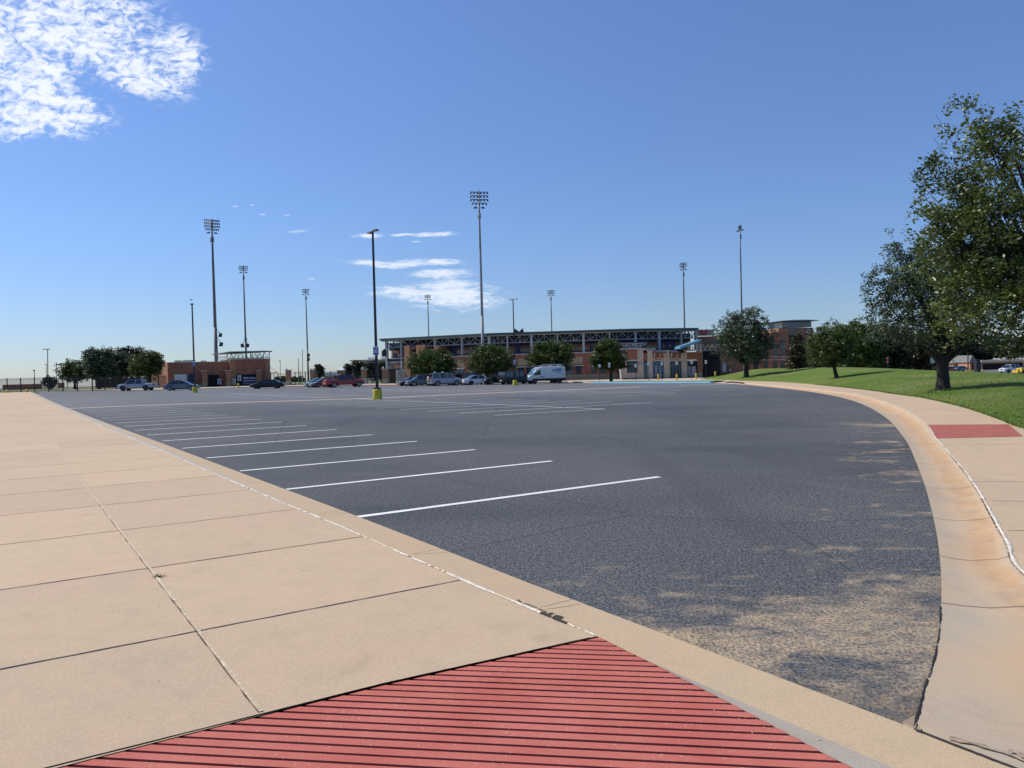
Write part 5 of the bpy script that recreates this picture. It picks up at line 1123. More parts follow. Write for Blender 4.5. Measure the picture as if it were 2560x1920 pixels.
for a, b_ in ((1632, 1660), (1674.5, 1704)):
    E_('brick_panel', 'brick', a, b_, 882, 894, -1.2, -.2); E_('sign_band', 'trim', a, b_, 895, 903, -1.2, -.15)
    mb = MB(); u0, u1 = FE.u(a, 880), FE.u(b_ + 4, 880); za, zb2 = FE.z(a, 875.5), FE.z(a, 882); mb.hexa([FE.w(u0, 1.2, zb2 - .1), FE.w(u1, 1.2, zb2 - .1), FE.w(u1, -.1, za - .15), FE.w(u0, -.1, za - .15), FE.w(u0, 1.2, zb2), FE.w(u1, 1.2, zb2), FE.w(u1, -.1, za), FE.w(u0, -.1, za)]); aw = mb.build('awning', M['roof_under'], EN)
    for f_ in (.08, .5, .92): mb = MB(); uu = u0 + (u1 - u0) * f_; mb.bar(FE.w(uu, 1.1, zb2 - .1), FE.w(uu, -.15, zb2 - 1.0), .1); mb.build('awning_strut', M['trim'], aw)
    wn = E_('entrance_door', 'glass_blue' if a < 1640 else 'glass', a, b_, 904, 943, -1.2, -.3)
    for f_ in (0, .22, .42, .6, .8, .97): x = a + (b_ - a) * f_; part(FE, 'door_frame', 'mullion', wn, x, x + 1.3, 904, 943, -.3, -.2)
    part(FE, 'transom', 'mullion', wn, a, b_, 911, 912.2, -.3, -.19)
    for i in range(4):
        if a < 1640: part(FE, 'notice', 'steel', wn, a + 6, a + 10.5, 914 + i * 6.5, 918 + i * 6.5, -.195, -.185)
    mb = MB(); [FE.box(mb, a + 4 + i * (3.2), a + 6 + i * (3.2), 897.5, 900.5, -.16, -.13) for i in range(6)]; mb.build('sign_lettering', M['red_emblem'], EN)
E_('brick_panel', 'brick', 1718, 1755, 881, 899, -1.2, -.1); E_('window_lintel', 'trim', 1717, 1755, 879.5, 881, -1.3, .1); E_('sign_band', 'trim', 1718, 1744, 900, 903, -1.2, 0)
wn = E_('window', 'glass', 1718, 1744, 903, 942, -1.2, -.3); E_('brick_pier', 'brick', 1744.5, 1756, 900, 931, -1.2, 0); E_('pier_base', 'brick_tan', 1744.5, 1756, 931, 943, -1.2, .04)
part(FE, 'poster', 'steel_mid', wn, 1720, 1729, 916, 940, -.3, -.26); part(FE, 'poster', 'steel', wn, 1731, 1739, 916, 940, -.3, -.26)
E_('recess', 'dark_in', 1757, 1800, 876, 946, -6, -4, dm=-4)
E_('lamp_arm', 'steel_mid', 1571, 1620, 909, 910.2, .1, .2)
mb = MB()     # trussed roof above the entrance's left part
u0, u1 = FE.u(1558, 860), FE.u(1602, 860); FE.ubox(mb, u0 - 2, u1 + 1.2, -4, -.3, FE.z(1590, 858), FE.z(1590, 855)); r_e = mb.build('porch_roof', M['roof_teal'], EN)
mb = MB(); FE.ubox(mb, u0 - 2, u1 + .6, -.5, -.3, FE.z(1590, 859.5), FE.z(1590, 858.2)); zt2, zb2 = FE.z(1590, 859), FE.z(1590, 871)
for i in range(6): uu = u0 + (u1 - u0) * i / 5; FE.bar(mb, uu, zb2, uu, zt2, -.4, .1)
for i in range(5): uu = u0 + (u1 - u0) * i / 5; vv = u0 + (u1 - u0) * (i + 1) / 5; FE.bar(mb, uu, zt2 if i % 2 else zb2, vv, zb2 if i % 2 else zt2, -.4, .1)
FE.bar(mb, u1, zb2 + .3, u1 + 1, zt2, -.4, .13); mb.build('porch_truss', M['steel'], EN)
# blue slanting canopy and the flat canopy behind it
F2 = Fac(1690, 131.5, 1800, 131.5); mb = MB(); u0, u1 = F2.u(1696, 867), F2.u(1749, 852); z0, z1_ = F2.z(1697, 871), F2.z(1749, 853.5); n_ = .3
mb.hexa([F2.w(u0, 1.4, z0 - .1), F2.w(u1, 1.4, z1_ - .1), F2.w(u1, -3, z1_ - .1), F2.w(u0, -3, z0 - .1), F2.w(u0, 1.4, z0 + n_), F2.w(u1, 1.4, z1_ + n_), F2.w(u1, -3, z1_ + n_), F2.w(u0, -3, z0 + n_)]); mb.build('blue_canopy', M['blue_canopy'], EN)
mb = MB()
for i in range(7): 
    uu = u0 + (u1 - u0) * (.45 + .09 * i); zz = z0 + (z1_ - z0) * (.45 + .09 * i); F2.bar(mb, uu, F2.z(1735, 877), uu, zz - .1, .3, .1)
F2.bar(mb, u0 + (u1 - u0) * .42, F2.z(1735, 877), u1, F2.z(1735, 876), .3, .12); mb.build('canopy_truss', M['trim'], EN)
mb = MB(); a_, b2 = F2.u(1750, 855), F2.u(1800, 855); F2.ubox(mb, a_, b2, -4, .6, F2.z(1765, 858), F2.z(1765, 853.5)); mb.build('flat_canopy', M['roof_teal'], EN)
mb = MB(); F2.ubox(mb, a_, b2, -.1, .1, F2.z(1765, 877), F2.z(1765, 876)); F2.ubox(mb, a_ - .1, a_ + .25, -.2, .2, F2.z(1750, 880), F2.z(1750, 858))
k_ = 4
for i in range(k_ * 2): 
    x0 = a_ + (b2 - a_) * i / (2 * k_); x1 = a_ + (b2 - a_) * (i + 1) / (2 * k_); F2.bar(mb, x0, F2.z(1765, 858 if i % 2 else 876), x1, F2.z(1765, 876 if i % 2 else 858), 0, .1)
mb.build('canopy_truss', M['steel'], EN)
# right hand wings of the stadium: brick club building and lookout tower
CB = thing('club_building', 'dark brick two storey club wing behind the broad oak', 'building', (at(1880, 950, 142).x, 142, GZ))
FD = Fac(1740, 145, 1975, 141)
D_ = lambda n, m_, *a, **k: part(FD, n, m_, CB, *a, **k)
D_('wall', 'brick', 1741, 1970, 838, 946, -9, 0); D_('parapet', 'brick', 1930, 1970, 829, 840, -9, .05); D_('upper_band', 'steel', 1741, 1785, 824, 826.5, -6, .2); D_('upper_panel', 'beige', 1741, 1785, 826.5, 838, -3, .0)
D_('column', 'trim', 1739, 1744, 824, 853, -.4, .5)
for x0 in (1862, 1884, 1908, 1932, 1951): 
    wn = D_('window', 'glass', x0, x0 + 12, 857, 891, .0, .06); part(FD, 'mullion', 'trim', wn, x0, x0 + 12, 865, 866, .06, .1)
    D_('window_sill', 'trim', x0 - 1, x0 + 14, 891, 893, .0, .16); D_('ground_window', 'glass', x0, x0 + 12, 903, 925, .0, .06)
D_('string_course', 'trim', 1850, 1969, 899, 900.5, .0, .14); D_('upper_window', 'glass', 1952, 1964, 848, 855, .0, .06)
D_('blue_banner', 'sign_blue', 1778, 1786, 906, 930, 1, 1.1); D_('white_door', 'white', 1806, 1815, 906, 930, 0, .1); D_('white_door', 'trim', 1857, 1866, 912, 932, 0, .1)
D_('notice_board', 'sign_grey', 1823, 1829, 922, 929, 2, 2.1)
mb = MB()   # red eared emblem on the parapet panel
def Fp(F, x, y, d): u_, z_ = F.hit(x, y, d); return F.w(u_, d, z_)
em = [(1751.5, 821), (1756, 827), (1759, 829), (1762, 827), (1767, 821), (1767, 836), (1763, 836), (1759.5, 839), (1756, 836), (1751.5, 836)]
a_ = [Fp(FD, x, y, .5) for x, y in em]; b_l = [Fp(FD, x, y, .25) for x, y in em]; mb.face(a_); mb.face(b_l[::-1])
for i in range(len(em)): j = (i + 1) % len(em); mb.face([a_[i], a_[j], b_l[j], b_l[i]])
emb = mb.build('red_emblem', M['red_emblem'], CB); mb = MB(); mb.bar(Fp(FD, 1753.5, 833.5, .54), Fp(FD, 1763.5, 830, .54), .12, .04); mb.bar(Fp(FD, 1756, 835, .54), Fp(FD, 1761, 834, .54), .1, .04); mb.build('emblem_stroke', M['trim'], emb)
TW = thing('lookout_tower', 'square brick tower with a glazed top floor and wide flat roof', 'tower', (at(1990, 950, 150).x, 150, GZ))
FT = Fac(1945, 150, 2012, 150.5)
T_ = lambda n, m_, *a, **k: part(FT, n, m_, TW, *a, **k)
T_('shaft', 'brick_orange', 1947, 2034, 820, 935, -8, 0); 
T_('glass_storey', 'glass_blue', 1955, 2028, 804, 818, -7.2, -.5, dm=-.5)
for x in (1955, 1966, 1978.5, 1990, 2004, 2012, 2020, 2027): T_('mullion', 'trim', x, x + 1.3, 804, 818, -.6, -.42)
T_('corner_post', 'trim', 1952, 1953.5, 802, 818, -.3, 0)
mb = MB(); u0, u1 = FT.u(1943, 802), FT.u(2038, 802); z0, z1_ = FT.z(1990, 803.5), FT.z(1990, 802); um = FT.u(2010, 800); mb.hexa([FT.w(u0, 1.5, z0), FT.w(u1, 1.5, z0), FT.w(u1, -9, z0), FT.w(u0, -9, z0), FT.w(u0, 1.5, z1_), FT.w(u1, 1.5, z1_), FT.w(u1, -9, z1_), FT.w(u0, -9, z1_)])
mb.build('roof', M['roof_teal'], TW); mb = MB(); zz = FT.z(1990, 798.6); mb.hexa([FT.w(u0 + .3, 1.3, z1_), FT.w(u1 - .3, 1.3, z1_), FT.w(u1 - .3, -8.8, z1_), FT.w(u0 + .3, -8.8, z1_), FT.w(um - 2, -1, zz), FT.w(um + 1, -1, zz), FT.w(um + 1, -6, zz), FT.w(um - 2, -6, zz)]); mb.build('roof_cap', M['roof_teal'], TW)
T_('window_band', 'glass', 1972, 1996, 821, 836, 0, .06); T_('string_course', 'steel_mid', 1971, 1997, 818, 820.5, 0, .2); T_('tall_window', 'dark_in', 1972, 1990, 838, 857, 0, .05)
T_('sign_panel', 'navy', 2014, 2027, 821, 836, .0, .12)
c_ = Fp(FT, 2020.5, 828, .16); text_mesh('tower_letter', 'O', 1.15, M['sign_white'], Matrix.Translation(c_) @ Matrix.Rotation(R(90), 4, 'X'), TW, .02, False, .8)
# --- left brick field house
HB = thing('brick_field_house', 'low brick field house at left with a white roll door and a trussed roof canopy', 'building', (at(560, 960, 152).x, 152, T(-55, 152)))
FH = Fac(420, 150, 676, 158)
H_ = lambda n, m_, *a, **k: part(FH, n, m_, HB, *a, **k)
H_('main_wall', 'brick', 420.5, 575, 905.5, 969, -14, 0); H_('coping', 'trim', 420, 575, 904.3, 905.8, -14, .1); H_('tall_block', 'brick', 575, 676, 898, 967, -12, .9); H_('corner_strip', 'brick_orange', 575, 590, 897.5, 967, .88, 1.0); H_('corner_strip', 'brick_orange', 663, 676, 897.5, 967, .88, 1.0); H_('coping', 'trim', 574.5, 676.5, 896.6, 898.2, -12, 1.1)
p0_ = Vector(FH.w(0, 0, 0)).to_2d(); dW = Vector((-.62, .78)); mb = MB(); zz0, zz1 = T(-55, 152) - .2, FH.z(421, 906); q = p0_ + dW * 17
mb.hexa([(p0_.x, p0_.y, zz0), (p0_.x + .3, p0_.y + .3, zz0), (q.x + .3, q.y + .3, zz0), (q.x, q.y, zz0), (p0_.x, p0_.y, zz1), (p0_.x + .3, p0_.y + .3, zz1), (q.x + .3, q.y + .3, zz1), (q.x, q.y, zz1)]); mb.build('lit_side_wall', M['brick_orange'], HB)
rd = H_('roll_door', 'white', 436, 467, 936, 955, 0, .08); 
for y in (949, 951.5): part(FH, 'door_slat', 'steel_mid', rd, 436, 467, y, y + .5, .08, .1)
H_('dark_bay', 'navy', 471, 486, 935, 966, 0, .06); H_('dark_bay', 'dark_in', 521, 548, 937, 966, 0, .06); H_('dark_bay', 'dark_in', 582, 642, 936, 964, .9, .96, dm=.9)
for x0, x1 in ((543.5, 547.5), (549, 553.5)):
    for y in (947, 954.5): H_('white_panel', 'white', x0, x1, y, y + 6.2, .3, .36)
for x0, x1, y0 in ((581, 584.5, 947), (585.5, 589.5, 947), (594, 597.5, 938), (599, 603, 938)):
    for k in range(2): H_('white_panel', 'white', x0, x1, y0 + k * 8, y0 + k * 8 + 6.5, 1.1, 1.16)
sb = H_('sign_board', 'navy', 607, 641, 941, 962, 1.0, 1.08)
part(FH, 'sign_stripe', 'white', sb, 608, 640, 951, 952.6, 1.08, 1.1); part(FH, 'sign_stripe', 'steel', sb, 608, 640, 957.5, 959, 1.08, 1.1)
mb = MB(); q_ = random.Random(4)
for k in range(15):
    if k == 7: continue
    FH.box(mb, 608.5 + k * 2.1, 608.5 + k * 2.1 + 1.5, 943.6, 946.6, 1.08, 1.1)
mb.build('sign_lettering', M['white'], sb)
for x0, x1, yt in ((505, 518, 926), (565, 578, 925.5), (641, 653.5, 925)):
    pr0 = H_('buttress_pier', 'brick_orange', x0 + .8, x1, yt + 1.5, 955, 1.0, 2.0); part(FH, 'pier_base', 'brick_tan', pr0, x0 + .3, x1 + .6, 955, 966, 1.0, 2.2); part(FH, 'pier_cap', 'trim', pr0, x0 - 1.5, x1 + 1.5, yt, yt + 1.6, .9, 2.3)
mb = MB(); F = FH; xs0, xs1 = F.u(572, 888), F.u(678, 888); xs_ = F.u(546, 888); zr_ = F.z(620, 880); zl_ = F.z(545, 886)
mb.hexa([F.w(xs_, 1.6, zl_), F.w(xs1, 1.6, zr_ - .05), F.w(xs1, -10, zr_ - .05), F.w(xs_, -10, zl_), F.w(xs_, 1.6, zl_ + .15), F.w(xs1, 1.6, zr_ + .15), F.w(xs1, -10, zr_ + .15), F.w(xs_, -10, zl_ + .15)]) if False else None
mb.hexa([F.w(xs0, 1.8, zr_ - .1), F.w(xs1, 1.8, zr_ - .1), F.w(xs1, -9, zr_ + .3), F.w(xs0 - 2.5, -9, zr_ - .3), F.w(xs0, 1.8, zr_ + .1), F.w(xs1, 1.8, zr_ + .1), F.w(xs1, -9, zr_ + .5), F.w(xs0 - 2.5, -9, zr_ - .1)]); mb.build('canopy_roof', M['roof_teal'], HB)
zb3 = F.z(620, 895.5)
for d_ in (1.0, -8):
    mb = MB(); a_, b2 = F.u(576, 890), F.u(672, 890); F.ubox(mb, a_, b2, d_ - .1, d_ + .1, zb3, zb3 + .14)
    n = 16
    for i in range(n): 
        if 5 <= i <= 10 and i % 2: continue
        x0, x1 = a_ + (b2 - a_) * i / n, a_ + (b2 - a_) * (i + 1) / n; F.bar(mb, x0, zb3 if i % 2 else zr_ - .15, x1, zr_ - .15 if i % 2 else zb3, d_, .1)
    for i in (0, 5, 8, 11, 16): x0 = a_ + (b2 - a_) * i / n; F.bar(mb, x0, zb3 - .1, x0, zr_, d_, .12)
    mb.build('canopy_truss', M['steel'], HB)
mb = MB(); F.ubox(mb, F.u(548, 888), F.u(574, 888), -8, -7.8, F.z(560, 890), F.z(560, 889)); 
for i in range(5): x0 = F.u(550 + i * 5, 890); F.bar(mb, x0, F.z(560, 900), x0 + .5, F.z(560, 889), -7.9, .1)
mb.build('canopy_truss', M['steel'], HB)
H_('rooftop_unit', 'beige', 436, 455, 901, 905, -8, -5, dm=-5); H_('rooftop_unit', 'steel', 457, 488, 900, 905, -8, -5, dm=-5); H_('rooftop_unit', 'beige', 502, 516, 901.5, 905, -7, -5, dm=-5); H_('rooftop_unit', 'trim', 550, 574, 900.5, 905, -6, -4, dm=-4)
mb = MB(); za = F.z(680, 931); u0 = F.u(676, 930); mb.hexa([F.w(u0, .5, za - .12), F.w(u0 + 1.4, .5, za - .12), F.w(u0 + 1.4, -3, za - .12), F.w(u0, -3, za - .12), F.w(u0, .5, za), F.w(u0 + 1.4, .5, za), F.w(u0 + 1.4, -3, za), F.w(u0, -3, za)]); aw = mb.build('side_awning', M['black'], HB); mb = MB(); mb.bar(F.w(u0, .4, za + 1.0), F.w(u0 + 1.35, .4, za), .06); mb.build('awning_stay', M['steel_mid'], aw); mb = MB(); mb.bar(F.w(u0 + .6, .4, za), F.w(u0 + .6, .4, za - 2.6), .08); mb.build('awning_post', M['black'], aw)
# --- small far buildings
def far_block(name, label, cat, px0, px1, yt, Y, dep, mt, extra=None, yb=952):
    a = at(px0, yt, Y); b_ = at(px1, yt, Y); z0 = T(a.x, Y) - .1; root = thing(name, label, cat, ((a.x + b_.x) / 2, Y, z0)); mb = MB(); mb.box(a.x, b_.x, Y, Y + dep, z0, a.z); mb.build('wall', M[mt], root)
    if extra: extra(root, a, b_, Y, z0)
    return root
def ex_office(root, a, b_, Y, z0):
    mb = MB(); mb.box(a.x - .8, b_.x + .8, Y - .8, Y + 10, a.z, a.z + .35); mb.build('roof', M['trim'], root)
    for i in range(7): x = a.x + (b_.x - a.x) * (i + .5) / 7; mb = MB(); mb.box(x - .6, x + .6, Y - .05, Y - .01, a.z - 1.8, a.z - .9); mb.build('window', M['glass'], root)
    for f_ in (.45, .8): x = a.x + (b_.x - a.x) * f_; mb = MB(); mb.box(x - .9, x + .9, Y + 2, Y + 5, a.z + .35, a.z + 1.1); mb.build('rooftop_unit', M['white'], root)
far_block('office_building', 'distant cream office block showing above the conifers', 'building', 882, 975, 903, 240, 20, 'beige', ex_office)
def ex_pyr(root, a, b_, Y, z0):
    mb = MB(); cx = (a.x + b_.x) / 2; w_ = (b_.x - a.x) / 2 + .2; mb.hexa([(cx - w_, Y - .2, a.z), (cx + w_, Y - .2, a.z), (cx + w_, Y + 2 * w_, a.z), (cx - w_, Y + 2 * w_, a.z), (cx - .05, Y + w_ - .1, a.z + .85), (cx + .05, Y + w_ - .1, a.z + .85), (cx + .05, Y + w_, a.z + .85), (cx - .05, Y + w_, a.z + .85)]); mb.build('pyramid_roof', M['white'], root)
    mb = MB(); mb.box(a.x - .15, b_.x + .15, Y - .1, Y + .2, a.z - .25, a.z); mb.build('fascia', M['trim'], root)
far_block('kiosk', 'small brick kiosk with a white pyramid roof behind the red pickup', 'kiosk', 843, 859, 925.5, 168, 1.6, 'brick_orange', ex_pyr)
def ex_wroof(root, a, b_, Y, z0): mb = MB(); mb.box(a.x - .3, b_.x + .3, Y - .4, Y + 8, a.z, a.z + .9); mb.build('roof', M['metal_roof_w'], root)
far_block('storage_shed', 'long low shed with a white metal roof behind the lone conifer', 'shed', 810, 842, 940, 200, 8, 'beige', ex_wroof)
far_block('dugout_wall', 'low dark brick dugout behind the left fence', 'dugout', 6, 86, 962, 178, 3, 'brick')
def ex_none(*a): pass
far_block('dugout_wall', 'dark flat roofed shelter under the tree group at left', 'dugout', 238, 350, 947, 172, 4, 'dark_in')
far_block('scoreboard_box', 'small dark red box on posts right of the round shrub', 'box', 144, 158, 957, 190, .5, 'brick')
# far right house
def ex_house(root, a, b_, Y, z0):
    mb = MB(); h_ = 3.4; mb.hexa([(a.x - .6, Y - .6, a.z), (b_.x + .6, Y - .6, a.z), (b_.x + .6, Y + 12, a.z), (a.x - .6, Y + 12, a.z), (a.x + 2, Y + 5, a.z + h_), (b_.x - .5, Y + 5, a.z + h_), (b_.x - .5, Y + 6, a.z + h_), (a.x + 2, Y + 6, a.z + h_)]); mb.build('roof', M['house_roof'], root)
    for f_ in (.3, .6): x = a.x + (b_.x - a.x) * f_; mb = MB(); mb.box(x - .6, x + .6, Y - .04, Y - .01, a.z - 1.8, a.z - .7); mb.build('window', M['glass'], root)
far_block('house', 'far tan brick house with a grey hipped roof', 'house', 2384, 2424, 908, 225, 11, 'brick_tan', ex_house)
def ex_porch(root, a, b_, Y, z0):
    mb = MB(); mb.hexa([(a.x - .4, Y - .4, a.z), (b_.x + .4, Y - .4, a.z), (b_.x + .4, Y + 9, a.z), (a.x - .4, Y + 9, a.z), ((a.x + b_.x) / 2 - .1, Y, a.z + 2), ((a.x + b_.x) / 2 + .1, Y, a.z + 2), ((a.x + b_.x) / 2 + .1, Y + 9, a.z + 2), ((a.x + b_.x) / 2 - .1, Y + 9, a.z + 2)]); mb.build('gable_roof', M['house_roof'], root)
    mb = MB(); mb.box(a.x + 1, b_.x - 1, Y - .05, Y - .01, z0 + .3, z0 + 3); mb.build('porch_opening', M['dark_in'], root)
far_block('house', 'far brick gabled porch front left of the dark trunk', 'house', 2425, 2438, 906, 218, 6, 'brick_orange', ex_porch)
def ex_carport(root, a, b_, Y, z0):
    mb = MB(); mb.box(a.x - 1, b_.x + 1, Y - 2, Y + 8, a.z, a.z + .5); mb.build('roof', M['trim'], root); mb = MB(); mb.box(a.x + .5, b_.x - .5, Y - .06, Y - .02, z0 + .2, a.z - .5); mb.build('opening', M['dark_in'], root)
far_block('carport', 'long dark carport with a pale roof edge at far right', 'carport', 2452, 2560, 905, 225, 6, 'beige', ex_carport)
rdp = [G(2372, 932), G(2700, 948)]
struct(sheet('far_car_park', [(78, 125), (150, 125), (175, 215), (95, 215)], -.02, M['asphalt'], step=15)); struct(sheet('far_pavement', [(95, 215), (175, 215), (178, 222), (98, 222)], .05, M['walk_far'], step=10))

# ------------------------------------------------------------------ fences and gate pillars
def fence(label, px0, Y0, px1, Y1, H, npost, step=.13, posts_w=.13):
    a = at(px0, 970, Y0); b_ = at(px1, 970, Y1); a = Vector((a.x, a.y)); b_ = Vector((b_.x, b_.y)); root = thing('metal_fence', label, 'fence', (a.x, a.y, T(a.x, a.y)), 0, 'black metal fences'); L = (b_ - a).length
    for i in range(npost + 1):
        p = a.lerp(b_, i / npost); z0 = T(p.x, p.y); mb = MB(); mb.box(p.x - posts_w / 2, p.x + posts_w / 2, p.y - posts_w / 2, p.y + posts_w / 2, z0 - .1, z0 + H + .08); mb.build('post', M['black'], root)
    for i in range(npost):
        p = a.lerp(b_, i / npost); q = a.lerp(b_, (i + 1) / npost); mb = MB(); z0, z1 = T(p.x, p.y), T(q.x, q.y)
        for h_ in (.15, H - .25, H - .02): mb.bar((p.x, p.y, z0 + h_), (q.x, q.y, z1 + h_), .035)
        n = int((q - p).length / step)
        for k in range(1, n): c_ = p.lerp(q, k / n); zz = z0 + (z1 - z0) * k / n; mb.box(c_.x - .011, c_.x + .011, c_.y - .011, c_.y + .011, zz + .05, zz + H)
        mb.build('picket_panel', M['black'], root)
    return root
fence('black picket fence along the far end of the left sidewalk', -15, 133, 231, 125, 2.35, 7)
fence('black picket fence in front of the tree group at left', 231, 125, 345, 138, 2.3, 4); fence('pale picket fence in front of the lit brick side wall', 345, 138, 421, 152, 2.3, 3)
fence('black fence between the first two gate pillars', 726, 152, 777, 152, 2.5, 4, .2); fence('black fence between the brick building and the first pillar', 678, 153, 716, 152, 2.3, 2, .2)
fence('black fence behind the red pickup', 790, 152, 904, 150, 2.5, 6, .2); fence('black gate between the two pillars by the B5 post', 919, 150, 955, 150, 2.5, 3, .15)
def pillar(px0, px1, Y, yt, label):
    a = at(px0, yt, Y); b_ = at(px1, yt, Y); cx = (a.x + b_.x) / 2; z0 = T(cx, Y); w_ = (b_.x - a.x) / 2; root = thing('gate_pillar', label, 'pillar', (cx, Y, z0), 0, 'brick gate pillars'); H = a.z - z0
    mb = MB(); mb.box(-w_, w_, -w_, w_, .85, H - .18); mb.build('shaft', M['brick_orange'], root, True); mb = MB(); mb.box(-w_ * 1.06, w_ * 1.06, -w_ * 1.06, w_ * 1.06, -.1, .85); mb.build('base', M['stone'], root, True)
    mb = MB(); mb.box(-w_ * 1.2, w_ * 1.2, -w_ * 1.2, w_ * 1.2, H - .18, H); mb.build('cap', M['trim'], root, True); mb = MB(); mb.lathe([(.16, H), (.22, H + .1), (.16, H + .25), (.05, H + .3)], -w_ * .5 if True else 0, -w_ * .8, 10); mb.build('lamp', M['white'], root, True)
pillar(715, 726.5, 152, 924.5, 'brick gate pillar farthest left, beside the white mast'); pillar(776, 787.5, 152, 924, 'brick gate pillar partly hidden by the lone conifer')
pillar(904, 917, 150, 922, 'brick gate pillar left of the B5 lamp post'); pillar(956, 968, 149, 921.5, 'brick gate pillar at the stadium left corner')
# barricade, hydrant, bollards, sign posts
br = ground_loc(919, 958, 138); root = thing('crowd_barrier', 'low grey steel crowd barrier left of the B5 lamp post', 'barrier', br); 
mb = MB(); [mb.bar(p, q, .05) for p, q in (((-1.1, 0, .15), (-1.1, 0, 1.1)), ((1.1, 0, .15), (1.1, 0, 1.1)), ((-1.1, 0, 1.1), (1.1, 0, 1.1)), ((-1.1, 0, .2), (1.1, 0, .2)))]; mb.build('frame', M['steel'], root, True)
mb = MB(); [mb.bar((-1.1 + i * .15, 0, .2), (-1.1 + i * .15, 0, 1.1), .018) for i in range(1, 15)]; mb.build('bars', M['steel'], root, True)
for x in (-.9, .9): mb = MB(); mb.bar((x, -.3, .03), (x, .3, .03), .05); mb.build('foot', M['steel'], root, True)
hy = ground_loc(596, 966, 132); root = thing('fire_hydrant', 'small yellow fire hydrant on the walk before the brick building', 'fire hydrant', hy); mb = MB(); mb.lathe([(.17, 0), (.17, .06), (.12, .08), (.12, .5), (.17, .52), (.17, .57), (.13, .68), (.05, .76), (.04, .82)], 0, 0, 14); mb.build('barrel', M['bollard_y'], root, True)
for sg in (-1, 1): mb = MB(); mb.tube((0, 0, .42), (.22 * sg, 0, .42), .07, .07, 10); mb.build('outlet', M['bollard_y'], root, True)
for px, yb, Y, lb in ((1646, 949.5, 116, 'yellow bollard before the left pair of entrance doors'), (1692, 949, 115, 'yellow bollard before the right pair of entrance doors'), (1740.5, 947, 117, 'yellow bollard in front of the white postered window'), (1788.5, 942, 122, 'yellow bollard at the foot of the grass mound')):
    b0 = ground_loc(px, yb, Y); p_ = at(px, yb, Y); b0.z = max(b0.z, min(p_.z, b0.z + .6)); root = thing('bollard', lb, 'bollard', b0, 0, 'yellow bollards before the entrance'); mb = MB(); mb.lathe([(.13, -.3), (.13, .72), (.11, .80), (.06, .85)], 0, 0, 14); mb.build('post', M['bollard_y'], root, True, True)
for i, (px, y0, Y, lb, k) in enumerate(((8 + 10, 977, 126, 'round topped yellow bollard before the fence, leftmost', 0), (67, 977.5, 124, 'yellow bollard before the left fence, nearer the lot corner', 0))):
    b0 = ground_loc(px, y0, Y); root = thing('bollard', lb, 'bollard', b0, 0, 'yellow bollards at the left fence'); mb = MB(); mb.lathe([(.2, -.1), (.2, .42), (.14, .52), (.05, .56)], 0, 0, 14); mb.build('post', M['bollard_y'], root, True, True)
for i, (px, yt, lb, mt) in enumerate(((1499.5, 910.5, 'white and grey parking sign on a thin post, leftmost by the loose tree', 'sign_white'), (1524, 906.5, 'two panel parking sign on a thin post before the loose tree trunk', 'sign_white'), (1589.5, 910, 'pale triangular-topped parking sign before the large window', 'sign_white'), (1621.5, 906, 'white accessible parking sign with a dark square left of the doors', 'sign_white'), (1656, 904.5, 'white accessible parking sign before the left doors', 'sign_white'), (1692.5, 903.5, 'white accessible parking sign before the right doors', 'sign_white'), (1730, 901, 'white accessible parking sign before the brick pier', 'sign_white'), (1765.5, 900.5, 'white accessible parking sign farthest right on the island', 'sign_white'))):
    Y = 113 - max(0, px - 1560) * .02; g_ = ground_loc(px, 952, Y); tp = at(px, yt, Y); root = thing('parking_sign', lb, 'sign', g_, 0, 'parking signs on the grass island'); H = tp.z - g_.z; mb = MB(); mb.bar((0, 0, 0), (0, 0, H), .05); mb.build('post', M['black'], root, True)
    mb = MB(); mb.box(-.15, .15, -.05, -.03, H - .48, H); sp_ = mb.build('panel', M[mt], root, True)
    if i > 2: mb = MB(); mb.box(-.06, .06, -.056, -.051, H - .32, H - .18); mb.lathe([(.05, 0), (.05, .01)], 0, 0, 8) if False else None; mb.build('symbol', M['navy'], sp_, True)
    if i == 1: mb = MB(); mb.box(-.11, .11, -.05, -.03, H - .72, H - .5); mb.build('lower_panel', M['sign_white'], root, True)
g_ = ground_loc(1651, 950, 121); root = thing('low_lamp', 'thin grey lamp post with a short arm before the left doors', 'lamp post', g_); tp = at(1651, 908, 121); H = tp.z - g_.z; mb = MB(); mb.bar((0, 0, 0), (0, 0, H), .06); mb.bar((0, 0, H), (-1.7, 0, H + .2), .05); mb.build('post', M['steel_mid'], root, True); mb = MB(); mb.box(-1.9, -1.5, -.1, .1, H + .15, H + .25); mb.build('lamp_head', M['white'], root, True)
def msign(px, yb, Y, yt, label, cat, shape):
    q = on_mound(px, yb) if Y is None else None
    b0 = q if q is not None else at(px, yb, Y or 95); Y = b0.y; tp = at(px, yt, Y); root = thing('road_sign', label, cat, b0); H = tp.z - b0.z; mb = MB(); mb.bar((0, 0, -.3), (0, 0, H - .05), .06); mb.build('post', M['black'], root, True); shape(root, H, Y)
def sh_round(root, H, Y): 
    s_ = Y / FPX; mb = MB(); c_ = [(math.cos(a) * 7 * s_, -.05, H - 7.5 * s_ + math.sin(a) * 7.2 * s_) for a in [2 * math.pi * i / 20 for i in range(20)]]; mb.face(c_); mb.face([(x, -.02, z) for x, y, z in c_]); mb.box(-5 * s_, 5 * s_, -.055, -.02, H - 15 * s_, H - 10 * s_); mb.build('panel', M['sign_grey'], root, True)
